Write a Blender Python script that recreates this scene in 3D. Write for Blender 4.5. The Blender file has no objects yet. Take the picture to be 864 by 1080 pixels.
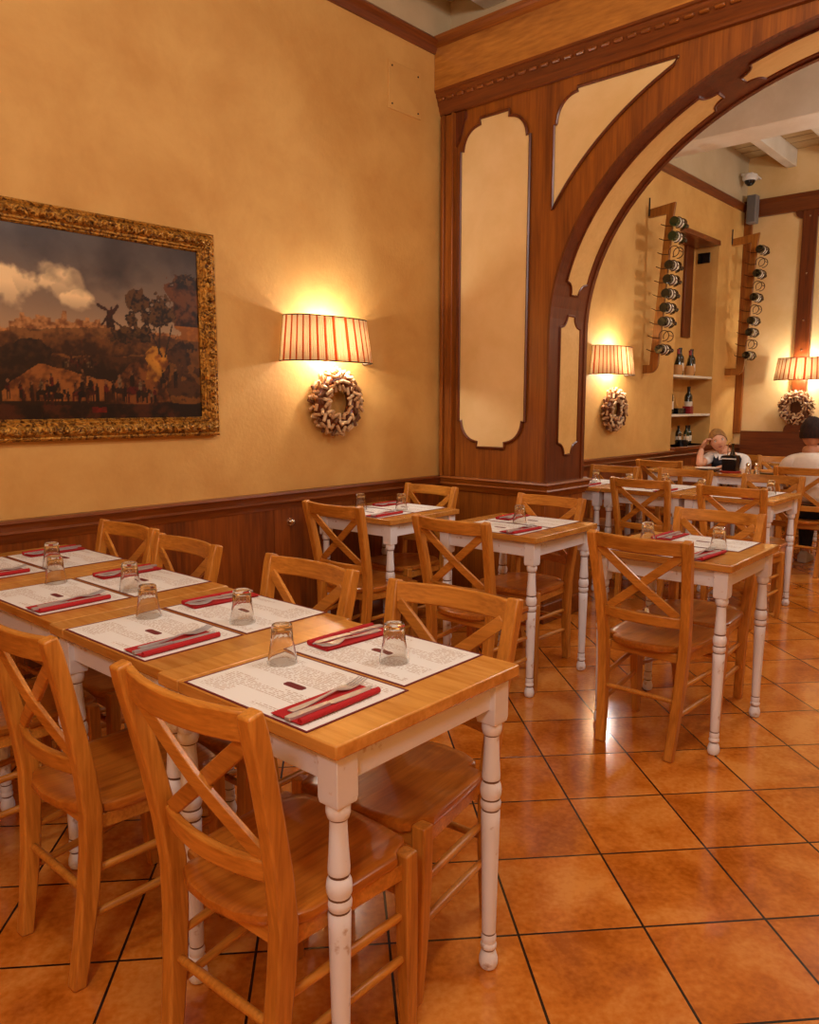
import bpy, math, random
from mathutils import Vector, Matrix
random.seed(7)
PI = math.pi
SC = bpy.context.scene
COL = SC.collection

# ------------------------------------------------------------------ materials
def new_mat(name):
    m = bpy.data.materials.new(name); m.use_nodes = True
    nt = m.node_tree; b = nt.nodes['Principled BSDF']
    return m, nt, b
def srgb(r, g, b):
    f = lambda c: c/12.92 if c <= .04045 else ((c+.055)/1.055)**2.4
    return (f(r/255), f(g/255), f(b/255), 1)
def plain(name, col, rough=.5, metal=0., **kw):
    m, nt, b = new_mat(name)
    b.inputs['Base Color'].default_value = col
    b.inputs['Roughness'].default_value = rough
    b.inputs['Metallic'].default_value = metal
    for k, v in kw.items(): b.inputs[k.replace('_', ' ')].default_value = v
    # a faint procedural mottling so that no surface is perfectly flat
    tc = nt.nodes.new('ShaderNodeTexCoord'); n = nt.nodes.new('ShaderNodeTexNoise')
    n.inputs['Scale'].default_value = 40; n.inputs['Detail'].default_value = 4
    nt.links.new(tc.outputs['Object'], n.inputs['Vector'])
    mx = nt.nodes.new('ShaderNodeMix'); mx.data_type = 'RGBA'
    mx.inputs[6].default_value = tuple(c*.88 for c in col[:3])+(1,); mx.inputs[7].default_value = tuple(min(1, c*1.08) for c in col[:3])+(1,)
    nt.links.new(n.outputs['Fac'], mx.inputs[0]); nt.links.new(mx.outputs[2], b.inputs['Base Color'])
    return m
def wood(name, dark, light, axis=2, scale=14., rough=.35, stretch=.07, bump=.08, coat=.0, vary=.10):
    m, nt, b = new_mat(name); N = nt.nodes; L = nt.links
    tc = N.new('ShaderNodeTexCoord'); oi = N.new('ShaderNodeObjectInfo')
    off = N.new('ShaderNodeVectorMath'); off.operation = 'MULTIPLY_ADD'
    comb = N.new('ShaderNodeCombineXYZ')
    for k in range(3): L.new(oi.outputs['Random'], comb.inputs[k])
    L.new(comb.outputs[0], off.inputs[0]); off.inputs[1].default_value = (7, 11, 5)
    L.new(tc.outputs['Object'], off.inputs[2])
    mp = N.new('ShaderNodeMapping'); s = [1, 1, 1]; s[axis] = stretch; mp.inputs['Scale'].default_value = s
    L.new(off.outputs[0], mp.inputs['Vector'])
    n1 = N.new('ShaderNodeTexNoise'); n1.inputs['Scale'].default_value = scale; n1.inputs['Detail'].default_value = 3; n1.inputs['Distortion'].default_value = 1.2
    n2 = N.new('ShaderNodeTexNoise'); n2.inputs['Scale'].default_value = scale*9; n2.inputs['Detail'].default_value = 3
    for n in (n1, n2): L.new(mp.outputs[0], n.inputs['Vector'])
    ma = N.new('ShaderNodeMath'); ma.operation = 'MULTIPLY_ADD'; ma.inputs[1].default_value = .45
    mb = N.new('ShaderNodeMath'); mb.operation = 'MULTIPLY'; mb.inputs[1].default_value = .55
    L.new(n1.outputs['Fac'], mb.inputs[0]); L.new(n2.outputs['Fac'], ma.inputs[0]); L.new(mb.outputs[0], ma.inputs[2])
    cr = N.new('ShaderNodeValToRGB'); cr.color_ramp.elements[0].position = .32; cr.color_ramp.elements[1].position = .68
    cr.color_ramp.elements[0].color = dark; cr.color_ramp.elements[1].color = light
    L.new(ma.outputs[0], cr.inputs[0])
    hs = N.new('ShaderNodeHueSaturation'); mr = N.new('ShaderNodeMapRange')
    mr.inputs['To Min'].default_value = 1-vary; mr.inputs['To Max'].default_value = 1+vary
    L.new(oi.outputs['Random'], mr.inputs['Value']); L.new(mr.outputs[0], hs.inputs['Value'])
    L.new(cr.outputs[0], hs.inputs['Color']); L.new(hs.outputs[0], b.inputs['Base Color'])
    b.inputs['Roughness'].default_value = rough
    b.inputs['Coat Weight'].default_value = coat; b.inputs['Coat Roughness'].default_value = .2
    bp = N.new('ShaderNodeBump'); bp.inputs['Strength'].default_value = bump; bp.inputs['Distance'].default_value = .004
    L.new(n2.outputs['Fac'], bp.inputs['Height']); L.new(bp.outputs[0], b.inputs['Normal'])
    return m
def stucco(name, c1, c2, scale=1.6, bump=.12, rough=.75):
    m, nt, b = new_mat(name); N = nt.nodes; L = nt.links
    tc = N.new('ShaderNodeTexCoord')
    n1 = N.new('ShaderNodeTexNoise'); n1.inputs['Scale'].default_value = scale; n1.inputs['Detail'].default_value = 7; n1.inputs['Roughness'].default_value = .62; n1.inputs['Distortion'].default_value = .25
    n2 = N.new('ShaderNodeTexNoise'); n2.inputs['Scale'].default_value = 45; n2.inputs['Detail'].default_value = 4
    for n in (n1, n2): L.new(tc.outputs['Object'], n.inputs['Vector'])
    cr = N.new('ShaderNodeValToRGB'); cr.color_ramp.elements[0].position = .35; cr.color_ramp.elements[1].position = .65
    cr.color_ramp.elements[0].color = c1; cr.color_ramp.elements[1].color = c2
    L.new(n1.outputs['Fac'], cr.inputs[0]); L.new(cr.outputs[0], b.inputs['Base Color'])
    bp = N.new('ShaderNodeBump'); bp.inputs['Strength'].default_value = bump; bp.inputs['Distance'].default_value = .01
    L.new(n2.outputs['Fac'], bp.inputs['Height']); L.new(bp.outputs[0], b.inputs['Normal'])
    b.inputs['Roughness'].default_value = rough
    return m

HONEY_D, HONEY_L = srgb(162, 94, 20), srgb(218, 144, 54)
CH = [wood('honey_wood_'+'xyz'[a], HONEY_D, HONEY_L, a, 16, .42, coat=.12) for a in range(3)]
SEATW = wood('seat_wood', srgb(144, 74, 14), srgb(202, 120, 40), 1, 12, .28, coat=.35)
PINE = wood('pine_top', srgb(176, 108, 34), srgb(216, 154, 74), 0, 9, .27, .12, coat=.4)
PINEY = wood('pine_breadboard', srgb(172, 104, 32), srgb(212, 150, 70), 1, 9, .27, .12, coat=.4)
def arch_wood(a): return wood('arch_wood_'+'xyz'[a], srgb(106, 50, 8), srgb(160, 88, 22), a, 11, .36, .05, coat=.15, vary=.03)
AWX, AWY, AWZ = arch_wood(0), arch_wood(1), arch_wood(2)
FASCIA = wood('fascia_wood', srgb(140, 78, 20), srgb(204, 136, 54), 0, 6, .38, .16, coat=.15, vary=.02)
DARKW = wood('dark_wood', srgb(76, 28, 6), srgb(118, 54, 14), 2, 12, .35, .06, coat=.2, vary=.03)
DARKWX = wood('dark_wood_x', srgb(86, 36, 8), srgb(132, 66, 18), 0, 12, .35, .06, coat=.2, vary=.03)
DARKWY = wood('dark_wood_y', srgb(90, 38, 8), srgb(138, 70, 20), 1, 12, .35, .06, coat=.2, vary=.03)
WAINS = wood('wainscot_wood', srgb(86, 36, 6), srgb(150, 76, 20), 2, 7, .36, .08, coat=.2, vary=.02)
INLAY = wood('soffit_inlay', srgb(214, 164, 88), srgb(228, 182, 108), 0, 6, .5, .3, bump=.03, vary=.01)
WALL = stucco('cream_stucco', srgb(204, 150, 76), srgb(220, 170, 94), 2.4)
PANEL = stucco('cream_panel', srgb(226, 186, 120), srgb(238, 202, 142), 2.2, .05)
UPPER = stucco('grey_upper_wall', srgb(196, 172, 132), srgb(208, 186, 148), 2, .05)
WHITEP = stucco('white_ceiling_paint', srgb(222, 210, 186), srgb(236, 226, 206), 3, .05)
BOARD = wood('whitewashed_boards', srgb(188, 158, 108), srgb(216, 190, 144), 0, 8, .6, .1, vary=.02)
def painted_white():
    m, nt, b = new_mat('distressed_white'); N = nt.nodes; L = nt.links
    tc = N.new('ShaderNodeTexCoord'); n1 = N.new('ShaderNodeTexNoise'); n1.inputs['Scale'].default_value = 26; n1.inputs['Detail'].default_value = 6
    L.new(tc.outputs['Object'], n1.inputs['Vector'])
    cr = N.new('ShaderNodeValToRGB'); e = cr.color_ramp.elements
    e[0].position = .26; e[0].color = srgb(176, 140, 110); e[1].position = .36; e[1].color = srgb(236, 234, 238)
    L.new(n1.outputs['Fac'], cr.inputs[0]); L.new(cr.outputs[0], b.inputs['Base Color'])
    b.inputs['Roughness'].default_value = .42
    return m
WHITE = painted_white(); WORN = plain('worn_paint_groove', srgb(112, 80, 58), .6)
GOLD = None
def gold_frame():
    m, nt, b = new_mat('gilded_carving'); N = nt.nodes; L = nt.links
    tc = N.new('ShaderNodeTexCoord')
    v = N.new('ShaderNodeTexVoronoi'); v.inputs['Scale'].default_value = 26; v.feature = 'SMOOTH_F1'
    n = N.new('ShaderNodeTexNoise'); n.inputs['Scale'].default_value = 42; n.inputs['Detail'].default_value = 4; n.inputs['Distortion'].default_value = 1.6
    L.new(tc.outputs['Object'], v.inputs['Vector']); L.new(tc.outputs['Object'], n.inputs['Vector'])
    cr = N.new('ShaderNodeValToRGB'); e = cr.color_ramp.elements
    e[0].position = .36; e[0].color = srgb(84, 46, 10); e[1].position = .6; e[1].color = srgb(206, 148, 58)
    L.new(n.outputs['Fac'], cr.inputs[0]); L.new(cr.outputs[0], b.inputs['Base Color'])
    b.inputs['Metallic'].default_value = .55; b.inputs['Roughness'].default_value = .38
    bp = N.new('ShaderNodeBump'); bp.inputs['Strength'].default_value = .8; bp.inputs['Distance'].default_value = .012
    ad = N.new('ShaderNodeMath'); ad.operation = 'SUBTRACT'; L.new(n.outputs['Fac'], ad.inputs[0]); L.new(v.outputs['Distance'], ad.inputs[1])
    L.new(ad.outputs[0], bp.inputs['Height']); L.new(bp.outputs[0], b.inputs['Normal'])
    return m
GOLD = gold_frame()
def menu_paper():
    m, nt, b = new_mat('printed_menu_paper'); N = nt.nodes; L = nt.links
    tc = N.new('ShaderNodeTexCoord'); sp = N.new('ShaderNodeSeparateXYZ'); L.new(tc.outputs['Object'], sp.inputs[0])
    def math_(op, a, bb=None, c=None):
        n = N.new('ShaderNodeMath'); n.operation = op
        for i, v in enumerate((a, bb, c)):
            if v is None: continue
            if isinstance(v, (int, float)): n.inputs[i].default_value = v
            else: L.new(v, n.inputs[i])
        return n.outputs[0]
    # printed rows, 9 mm apart, broken into words by a noise and grouped in two columns of blocks
    row = math_('FRACT', math_('MULTIPLY', sp.outputs[1], 150.))
    line = math_('LESS_THAN', row, .45)
    rid = math_('FLOOR', math_('MULTIPLY', sp.outputs[1], 150.))
    cv = N.new('ShaderNodeCombineXYZ'); L.new(math_('MULTIPLY', sp.outputs[0], 130.), cv.inputs[0]); L.new(math_('MULTIPLY', rid, 7.3), cv.inputs[1])
    nz = N.new('ShaderNodeTexNoise'); nz.inputs['Scale'].default_value = 1.; nz.inputs['Detail'].default_value = 2; L.new(cv.outputs[0], nz.inputs['Vector'])
    word = math_('GREATER_THAN', nz.outputs['Fac'], .46)
    cv2 = N.new('ShaderNodeCombineXYZ'); L.new(math_('FLOOR', math_('MULTIPLY', sp.outputs[0], 11.)), cv2.inputs[0]); L.new(math_('FLOOR', math_('MULTIPLY', rid, .2)), cv2.inputs[1])
    wn = N.new('ShaderNodeTexWhiteNoise'); L.new(cv2.outputs[0], wn.inputs['Vector'])
    block = math_('GREATER_THAN', wn.outputs['Value'], .22)
    inx = math_('LESS_THAN', math_('ABSOLUTE', sp.outputs[0]), .172); iny = math_('LESS_THAN', math_('ABSOLUTE', sp.outputs[1]), .118)
    rr = math_('MULTIPLY', math_('MULTIPLY', line, word), math_('MULTIPLY', block, math_('MULTIPLY', inx, iny)))
    # the clear band round the badge
    clear = math_('GREATER_THAN', math_('ABSOLUTE', sp.outputs[1]), .02)
    rr = math_('MULTIPLY', rr, clear)
    mx = N.new('ShaderNodeMix'); mx.data_type = 'RGBA'; mx.inputs[6].default_value = srgb(238, 234, 228); mx.inputs[7].default_value = srgb(196, 176, 160)
    L.new(rr, mx.inputs[0]); L.new(mx.outputs[2], b.inputs['Base Color']); b.inputs['Roughness'].default_value = .6
    return m
MENU = menu_paper()
MAROON = plain('maroon_print', srgb(110, 28, 34), .6)
NAPKIN = plain('red_paper_napkin', srgb(178, 14, 20), .8)
STEEL = plain('cutlery_steel', srgb(206, 208, 212), .3, .55)
BLACKIRON = plain('black_iron', srgb(26, 18, 14), .45, .4)
IRON = plain('bronze_wire', srgb(84, 48, 24), .4, .7)
CHROME = plain('chrome', srgb(220, 210, 200), .12, 1.)
CORK = plain('cork', srgb(196, 150, 104), .8)
CORK2 = plain('wine_stained_cork', srgb(112, 70, 40), .8)
CORK3 = plain('pale_cork', srgb(222, 188, 144), .8)
BLACKGL = plain('dark_bottle_glass', srgb(14, 20, 14), .08, 0, Coat_Weight=.6)
GREENGL = plain('green_bottle_glass', srgb(20, 50, 24), .08, 0, Coat_Weight=.6)
LABEL = plain('bottle_label', srgb(226, 212, 188), .6)
REDCAP = plain('red_capsule', srgb(140, 22, 24), .4)
STRAW = plain('straw_basket', srgb(196, 140, 78), .8)
GREY = plain('grey_plastic', srgb(128, 122, 116), .5)
WHITEPL = plain('white_plastic', srgb(228, 222, 212), .4)
BLACKPL = plain('black_plastic', srgb(14, 14, 16), .25)
PORC = plain('white_porcelain', srgb(236, 230, 220), .2)
PIZZA = plain('baked_crust', srgb(206, 130, 52), .7)
SKIN = plain('skin', srgb(222, 164, 130), .5, Subsurface_Weight=.1)
SKIN2 = plain('tanned_skin', srgb(196, 132, 94), .5, Subsurface_Weight=.1)
BLOND = wood('blond_hair', srgb(120, 78, 34), srgb(186, 136, 74), 1, 30, .75, bump=.6)
BROWNH = wood('dark_brown_hair', srgb(16, 8, 5), srgb(60, 32, 18), 2, 60, .9, bump=1.)
NAVY = plain('navy_vest_cloth', srgb(22, 22, 34), .8)
SHIRT = plain('white_shirt_cloth', srgb(232, 226, 220), .8)
TEE = plain('offwhite_tee_cloth', srgb(236, 222, 206), .85)
DENIM = plain('dark_trousers_cloth', srgb(30, 30, 40), .85)
LIP = plain('lips', srgb(170, 76, 70), .5)
EYEW = plain('eye_white', srgb(230, 224, 216), .3)
IRIS = plain('iris', srgb(40, 28, 20), .2)
SHOE = plain('pale_shoe', srgb(196, 180, 160), .7)
REDB = plain('red_base', srgb(150, 30, 14), .4)
def glass_mat():
    m, nt, b = new_mat('clear_glass')
    b.inputs['Base Color'].default_value = (.97, .96, .94, 1); b.inputs['Roughness'].default_value = .02
    b.inputs['Transmission Weight'].default_value = 1.; b.inputs['IOR'].default_value = 1.45
    return m
GLASS = glass_mat()
def shade_mat(name, col):
    m = bpy.data.materials.new(name); m.use_nodes = True; nt = m.node_tree; N = nt.nodes; L = nt.links
    N.remove(N['Principled BSDF']); out = N['Material Output']
    d = N.new('ShaderNodeBsdfDiffuse'); t = N.new('ShaderNodeBsdfTranslucent'); mx = N.new('ShaderNodeMixShader'); mx.inputs[0].default_value = .36
    tc = N.new('ShaderNodeTexCoord'); n = N.new('ShaderNodeTexNoise'); n.inputs['Scale'].default_value = 60
    cm = N.new('ShaderNodeMix'); cm.data_type = 'RGBA'; cm.inputs[6].default_value = tuple(c*.9 for c in col[:3])+(1,); cm.inputs[7].default_value = col
    L.new(tc.outputs['Object'], n.inputs['Vector']); L.new(n.outputs['Fac'], cm.inputs[0])
    for s in (d, t): L.new(cm.outputs[2], s.inputs['Color'])
    L.new(d.outputs[0], mx.inputs[1]); L.new(t.outputs[0], mx.inputs[2]); L.new(mx.outputs[0], out.inputs['Surface'])
    return m
SHADE_A = shade_mat('shade_cream', srgb(246, 226, 188)); SHADE_B = shade_mat('shade_rust_stripe', srgb(214, 116, 58))
def emit(name, col, s):
    m, nt, b = new_mat(name); b.inputs['Emission Color'].default_value = col; b.inputs['Emission Strength'].default_value = s
    return m
BULB = emit('lit_bulb', (1, .88, .7, 1), 14.)

# floor: square terracotta tiles laid at 45 degrees to the walls
def tile_floor():
    m, nt, b = new_mat('terracotta_tiles'); N = nt.nodes; L = nt.links
    tc = N.new('ShaderNodeTexCoord'); mp = N.new('ShaderNodeMapping'); mp.vector_type = 'TEXTURE'
    Y = math.radians(42.04); fy = -.0943; s = .3307
    r, f = .1375*1.345, 2.0882*1.345
    wx = math.cos(Y)*r-math.sin(Y)*f; wy = math.sin(Y)*r+math.cos(Y)*f
    ang = math.atan2(math.sin(Y)*math.cos(fy)-math.cos(Y)*math.sin(fy), math.cos(Y)*math.cos(fy)+math.sin(Y)*math.sin(fy))
    mp.inputs['Location'].default_value = (wx, wy, 0); mp.inputs['Rotation'].default_value = (0, 0, ang)
    L.new(tc.outputs['Object'], mp.inputs['Vector'])
    br = N.new('ShaderNodeTexBrick'); br.offset = 0; br.squash = 1
    br.inputs['Scale'].default_value = 1; br.inputs['Brick Width'].default_value = s; br.inputs['Row Height'].default_value = s
    br.inputs['Mortar Size'].default_value = .0036; br.inputs['Mortar Smooth'].default_value = .15
    br.inputs['Color1'].default_value = (0, 0, 0, 1); br.inputs['Color2'].default_value = (1, 1, 1, 1); br.inputs['Mortar'].default_value = (.5, .5, .5, 1)
    L.new(mp.outputs[0], br.inputs['Vector'])
    n1 = N.new('ShaderNodeTexNoise'); n1.inputs['Scale'].default_value = 3.6; n1.inputs['Detail'].default_value = 8; n1.inputs['Roughness'].default_value = .6; n1.inputs['Distortion'].default_value = .4
    n2 = N.new('ShaderNodeTexNoise'); n2.inputs['Scale'].default_value = 60; n2.inputs['Detail'].default_value = 4
    # shift the clouding per tile
    ad = N.new('ShaderNodeVectorMath'); ad.operation = 'MULTIPLY_ADD'; ad.inputs[1].default_value = (3, 5, 2)
    L.new(br.outputs['Color'], ad.inputs[0]); L.new(mp.outputs[0], ad.inputs[2])
    L.new(ad.outputs[0], n1.inputs['Vector']); L.new(mp.outputs[0], n2.inputs['Vector'])
    mixf = N.new('ShaderNodeMath'); mixf.operation = 'MULTIPLY_ADD'; mixf.inputs[1].default_value = .25; L.new(n2.outputs['Fac'], mixf.inputs[0])
    sc = N.new('ShaderNodeMath'); sc.operation = 'MULTIPLY'; sc.inputs[1].default_value = .75; L.new(n1.outputs['Fac'], sc.inputs[0]); L.new(sc.outputs[0], mixf.inputs[2])
    cr = N.new('ShaderNodeValToRGB'); e = cr.color_ramp.elements
    e[0].position = .36; e[0].color = srgb(160, 80, 12); e[1].position = .62; e[1].color = srgb(216, 140, 62)
    k = e.new(.49); k.color = srgb(198, 112, 34)
    L.new(mixf.outputs[0], cr.inputs[0])
    mx = N.new('ShaderNodeMix'); mx.data_type = 'RGBA'; mx.inputs[7].default_value = srgb(26, 16, 12)
    L.new(br.outputs['Fac'], mx.inputs[0]); L.new(cr.outputs[0], mx.inputs[6]); L.new(mx.outputs[2], b.inputs['Base Color'])
    rm = N.new('ShaderNodeMapRange'); rm.inputs['To Min'].default_value = .09; rm.inputs['To Max'].default_value = .19; b.inputs['Specular IOR Level'].default_value = .8; L.new(n1.outputs['Fac'], rm.inputs['Value']); L.new(rm.outputs[0], b.inputs['Roughness'])
    bp = N.new('ShaderNodeBump'); bp.invert = True; bp.inputs['Strength'].default_value = .5; bp.inputs['Distance'].default_value = .003
    L.new(br.outputs['Fac'], bp.inputs['Height']); L.new(bp.outputs[0], b.inputs['Normal'])
    return m
TILES = tile_floor()

# ------------------------------------------------------------------ mesh builder
class MB:
    def __init__(s): s.v = []; s.f = []; s.mi = []; s.cur = 0
    def add(s, vs, fs):
        o = len(s.v); s.v += [tuple(p) for p in vs]
        for f in fs: s.f.append(tuple(i+o for i in f)); s.mi.append(s.cur)
        return s
    def box(s, c, d, R=None):
        vs = []
        for z in (-.5, .5):
            for y in (-.5, .5):
                for x in (-.5, .5):
                    p = Vector((x*d[0], y*d[1], z*d[2]))
                    if R is not None: p = R @ p
                    vs.append(p+Vector(c))
        return s.add(vs, [(0, 2, 3, 1), (4, 5, 7, 6), (0, 1, 5, 4), (2, 6, 7, 3), (0, 4, 6, 2), (1, 3, 7, 5)])
    def mm(s, a, b):
        return s.box([(a[i]+b[i])/2 for i in range(3)], [abs(b[i]-a[i]) for i in range(3)])
    def loft(s, rings, cap=True, loop=False):
        n = len(rings[0]); o = []; fs = []
        for r in rings: o += list(r)
        m = len(rings)
        for i in range(m if loop else m-1):
            for j in range(n):
                a = i*n+j; b = i*n+(j+1) % n; c = ((i+1) % m)*n+(j+1) % n; d = ((i+1) % m)*n+j
                fs.append((a, b, c, d))
        if cap and not loop:
            fs.append(tuple(reversed(range(n)))); fs.append(tuple(range((m-1)*n, m*n)))
        return s.add(o, fs)
    def lathe(s, prof, n=16, c=(0, 0, 0), cap=True, R=None):
        rings = []
        for r, z in prof:
            rg = []
            for k in range(n):
                a = 2*PI*k/n; p = Vector((r*math.cos(a), r*math.sin(a), z))
                if R is not None: p = R @ p
                rg.append(p+Vector(c))
            rings.append(rg)
        return s.loft(rings, cap)
    def tube(s, path, r, n=8, loop=False):
        P = [Vector(p) for p in path]; rings = []; m = len(P); up = None
        for i in range(m):
            t = (P[(i+1) % m]-P[i-1]) if (loop or 0 < i < m-1) else (P[min(i+1, m-1)]-P[max(i-1, 0)])
            t.normalize()
            if up is None: up = t.orthogonal().normalized()
            up = (up-t*up.dot(t)).normalized(); w = t.cross(up)
            rr = r[i] if isinstance(r, (list, tuple)) else r
            rings.append([P[i]+(up*math.cos(2*PI*k/n)+w*math.sin(2*PI*k/n))*rr for k in range(n)])
        return s.loft(rings, True, loop)
    def strip(s, path, half_a, half_b, A):
        """rectangular section swept along path; A = fixed sideways direction, half_a along A, half_b across."""
        P = [Vector(p) for p in path]; A = Vector(A).normalized(); rings = []; m = len(P)
        for i in range(m):
            t = (P[min(i+1, m-1)]-P[max(i-1, 0)]).normalized(); B = t.cross(A).normalized()
            ha = half_a[i] if isinstance(half_a, (list, tuple)) else half_a
            hb = half_b[i] if isinstance(half_b, (list, tuple)) else half_b
            rings.append([P[i]+A*ha+B*hb, P[i]-A*ha+B*hb, P[i]-A*ha-B*hb, P[i]+A*ha-B*hb])
        return s.loft(rings)
    def prism(s, poly, fn, a, b):
        """poly: 2-D outline; fn(u,v,w) -> point; extruded from w=a to w=b"""
        n = len(poly)
        vs = [fn(u, v, a) for u, v in poly]+[fn(u, v, b) for u, v in poly]
        fs = [tuple(reversed(range(n))), tuple(range(n, 2*n))]+[(i, (i+1) % n, n+(i+1) % n, n+i) for i in range(n)]
        return s.add(vs, fs)
    def mesh(s, name, mats, smooth=True):
        me = bpy.data.meshes.new(name); me.from_pydata(s.v, [], s.f)
        if not isinstance(mats, (list, tuple)): mats = [mats]
        for m in mats: me.materials.append(m)
        import bmesh
        bm = bmesh.new(); bm.from_mesh(me); bmesh.ops.recalc_face_normals(bm, faces=bm.faces); bm.to_mesh(me); bm.free()
        if len(mats) > 1: me.polygons.foreach_set('material_index', s.mi)
        if smooth:
            me.shade_smooth(); me.set_sharp_from_angle(angle=math.radians(38))
        return me
    def build(s, name, mats, parent=None, bevel=0, smooth=True, loc=None):
        o = bpy.data.objects.new(name, s.mesh(name, mats, smooth)); COL.objects.link(o)
        if parent: o.parent = parent
        if loc: o.location = loc
        if bevel:
            md = o.modifiers.new('bevel', 'BEVEL'); md.width = bevel; md.segments = 2; md.limit_method = 'ANGLE'; md.angle_limit = math.radians(40)
        return o
def tag(o, label, cat, group=None):
    o['label'] = label; o['category'] = cat
    if group: o['group'] = group
    return o
def struct(o): o['kind'] = 'structure'; return o
def thing(name, loc, rz=0, label=None, cat=None, group=None):
    o = bpy.data.objects.new(name, None); COL.objects.link(o); o.location = loc; o.rotation_euler = (0, 0, rz); o.empty_display_size = .05
    if label: tag(o, label, cat, group)
    return o
CHILD = {}
def dup(root, loc, rz, label, group=None, rot=None):
    r = root.copy(); COL.objects.link(r); r.location = loc; r.rotation_euler = rot or (0, 0, rz); r['label'] = label
    if group: r['group'] = group
    for ch in CHILD.setdefault(root.name, list(root.children)):
        c = ch.copy(); COL.objects.link(c); c.parent = r
        for g in CHILD.setdefault(ch.name, list(ch.children)):
            d = g.copy(); COL.objects.link(d); d.parent = c
    return r
class Kind:
    """first call moves the original, later calls copy it"""
    def __init__(s, root): s.r = root; s.used = False; s.kids = list(root.children)
    def put(s, loc, rz, label, group=None, rot=None):
        if not s.used:
            s.used = True; r = s.r; r.location = loc; r.rotation_euler = rot or (0, 0, rz); r['label'] = label
            if group: r['group'] = group
            return r
        return dup(s.r, loc, rz, label, group, rot)

# ------------------------------------------------------------------ the room
XW = -3.35; XR = 1.52; YB = 9.45; YF = -2.6; ZC = 4.08; YA = 4.02; YA2 = 4.44; DADO = .87
struct(MB().mm((XW-.5, YF-.2, -.1), (XR+.2, YB+.2, 0)).build('floor', TILES))
struct(MB().mm((XW-.5, YF-.2, ZC), (XR+.2, YB+.2, ZC+.12)).build('ceiling', BOARD))
# left wall with the wine niche (y 7.70-8.68, z .88-3.06, .27 deep)
NY0, NY1, NZ0, NZ1, NX = 7.68, 8.70, .90, 3.07, -3.60
def left_wall(zlo, zhi, m, name):
    w = MB(); x0, x1 = XW-.3, XW
    segs = [(YF, NY0), (NY1, YB)]
    for a, b in segs: w.mm((x0, a, zlo), (x1, b, zhi))
    if zlo < NZ0: w.mm((x0, NY0, zlo), (x1, NY1, NZ0))
    if zhi > NZ1: w.mm((x0, NY0, NZ1), (x1, NY1, zhi))
    w.mm((x0-.02, NY0, NZ0), (NX, NY1, NZ1))
    return struct(w.build(name, m, smooth=False))
WL = left_wall(0, 3.5, WALL, 'wall_left')
struct(MB().mm((XW-.3, YF, 3.5), (XW, YB, ZC)).build('wall_left_upper', UPPER, WL))
struct(MB().mm((XR, YF, 0), (XR+.15, YB, ZC)).build('wall_right', WALL))
struct(MB().mm((XW-.3, YF-.15, 0), (XR+.15, YF, ZC)).build('wall_front', WALL))
WB = struct(MB().mm((XW-.3, YB, 0), (XR+.15, YB+.15, ZC)).build('wall_back', PANEL))
# dado panelling and cap on the left wall, both rooms
def dado(y0, y1, n):
    o = struct(MB().mm((XW, y0, .12), (XW+.02, y1, DADO-.05)).build('wainscot', WAINS))
    o.name = 'trim_%d' % n
    c = MB()
    prof = [(0, DADO), (.045, DADO), (.048, DADO-.012), (.038, DADO-.022), (.034, DADO-.045), (.042, DADO-.055), (.03, DADO-.068), (.024, DADO-.095), (.0, DADO-.095)]
    c.prism(prof, lambda u, v, w: (XW+u, w, v), y0, y1).build('cap_moulding', DARKWY, o)
    struct(MB().prism([(0, 0), (.035, 0), (.035, .1), (.02, .125), (0, .125)], lambda u, v, w: (XW+u, w, v), y0, y1).build('baseboard_left', DARKWY)).name = 'baseboard_left_%d' % n
    return o
d1 = dado(YF, YA-.03, 1); dado(YA2+.03, YB-.1, 2)
seam = MB()
for yy in (.2, 1.02, 1.85, 2.6, 3.3): seam.mm((XW+.0195, yy-.002, .12), (XW+.0215, yy+.002, DADO-.095))
seam.build('panel_joint', DARKW, d1)
# crown moulding
def crown(y0, y1, n):
    prof = [(0, 3.57), (.03, 3.57), (.04, 3.555), (.036, 3.54), (.026, 3.53), (.022, 3.51), (.014, 3.495), (.012, 3.485), (0, 3.485)]
    struct(MB().prism(prof, lambda u, v, w: (XW+u, w, v), y0, y1).build('trim_crown', DARKWY)).name = 'trim_%d' % n
crown(YF, YA-.06, 3); crown(YA2, YB, 4)

# ------------------------------------------------------------------ the panelled arch wall
CX, CZ, EA, EB = -.92, 1.78, 1.605, 1.30
XP = CX-EA      # left jamb
NS = 64
arc = [(CX-EA*math.cos(PI*k/NS), CZ+EB*math.sin(PI*k/NS)) for k in range(NS+1)]
ZT = 3.62
w = MB()
def arch_slab(mb, y0, y1):
    # left pier, right pier, head above the arc
    mb.mm((XW, y0, 0), (XP, y1, ZT)); mb.mm((CX+EA, y0, 0), (XR, y1, ZT))
    for k in range(NS):
        (xa, za), (xb, zb) = arc[k], arc[k+1]
        mb.add([(xa, y0, za), (xb, y0, zb), (xb, y0, ZT), (xa, y0, ZT), (xa, y1, za), (xb, y1, zb), (xb, y1, ZT), (xa, y1, ZT)],
               [(0, 1, 2, 3), (7, 6, 5, 4), (0, 4, 5, 1), (3, 2, 6, 7)])
arch_slab(w, YA+.004, YA2)
AR = struct(w.build('wall_middle', AWZ, smooth=False))
struct(MB().mm((XW, 4.10, ZT), (XR, 4.36, ZC)).build('wall_middle_upper', UPPER, AR))
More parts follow.
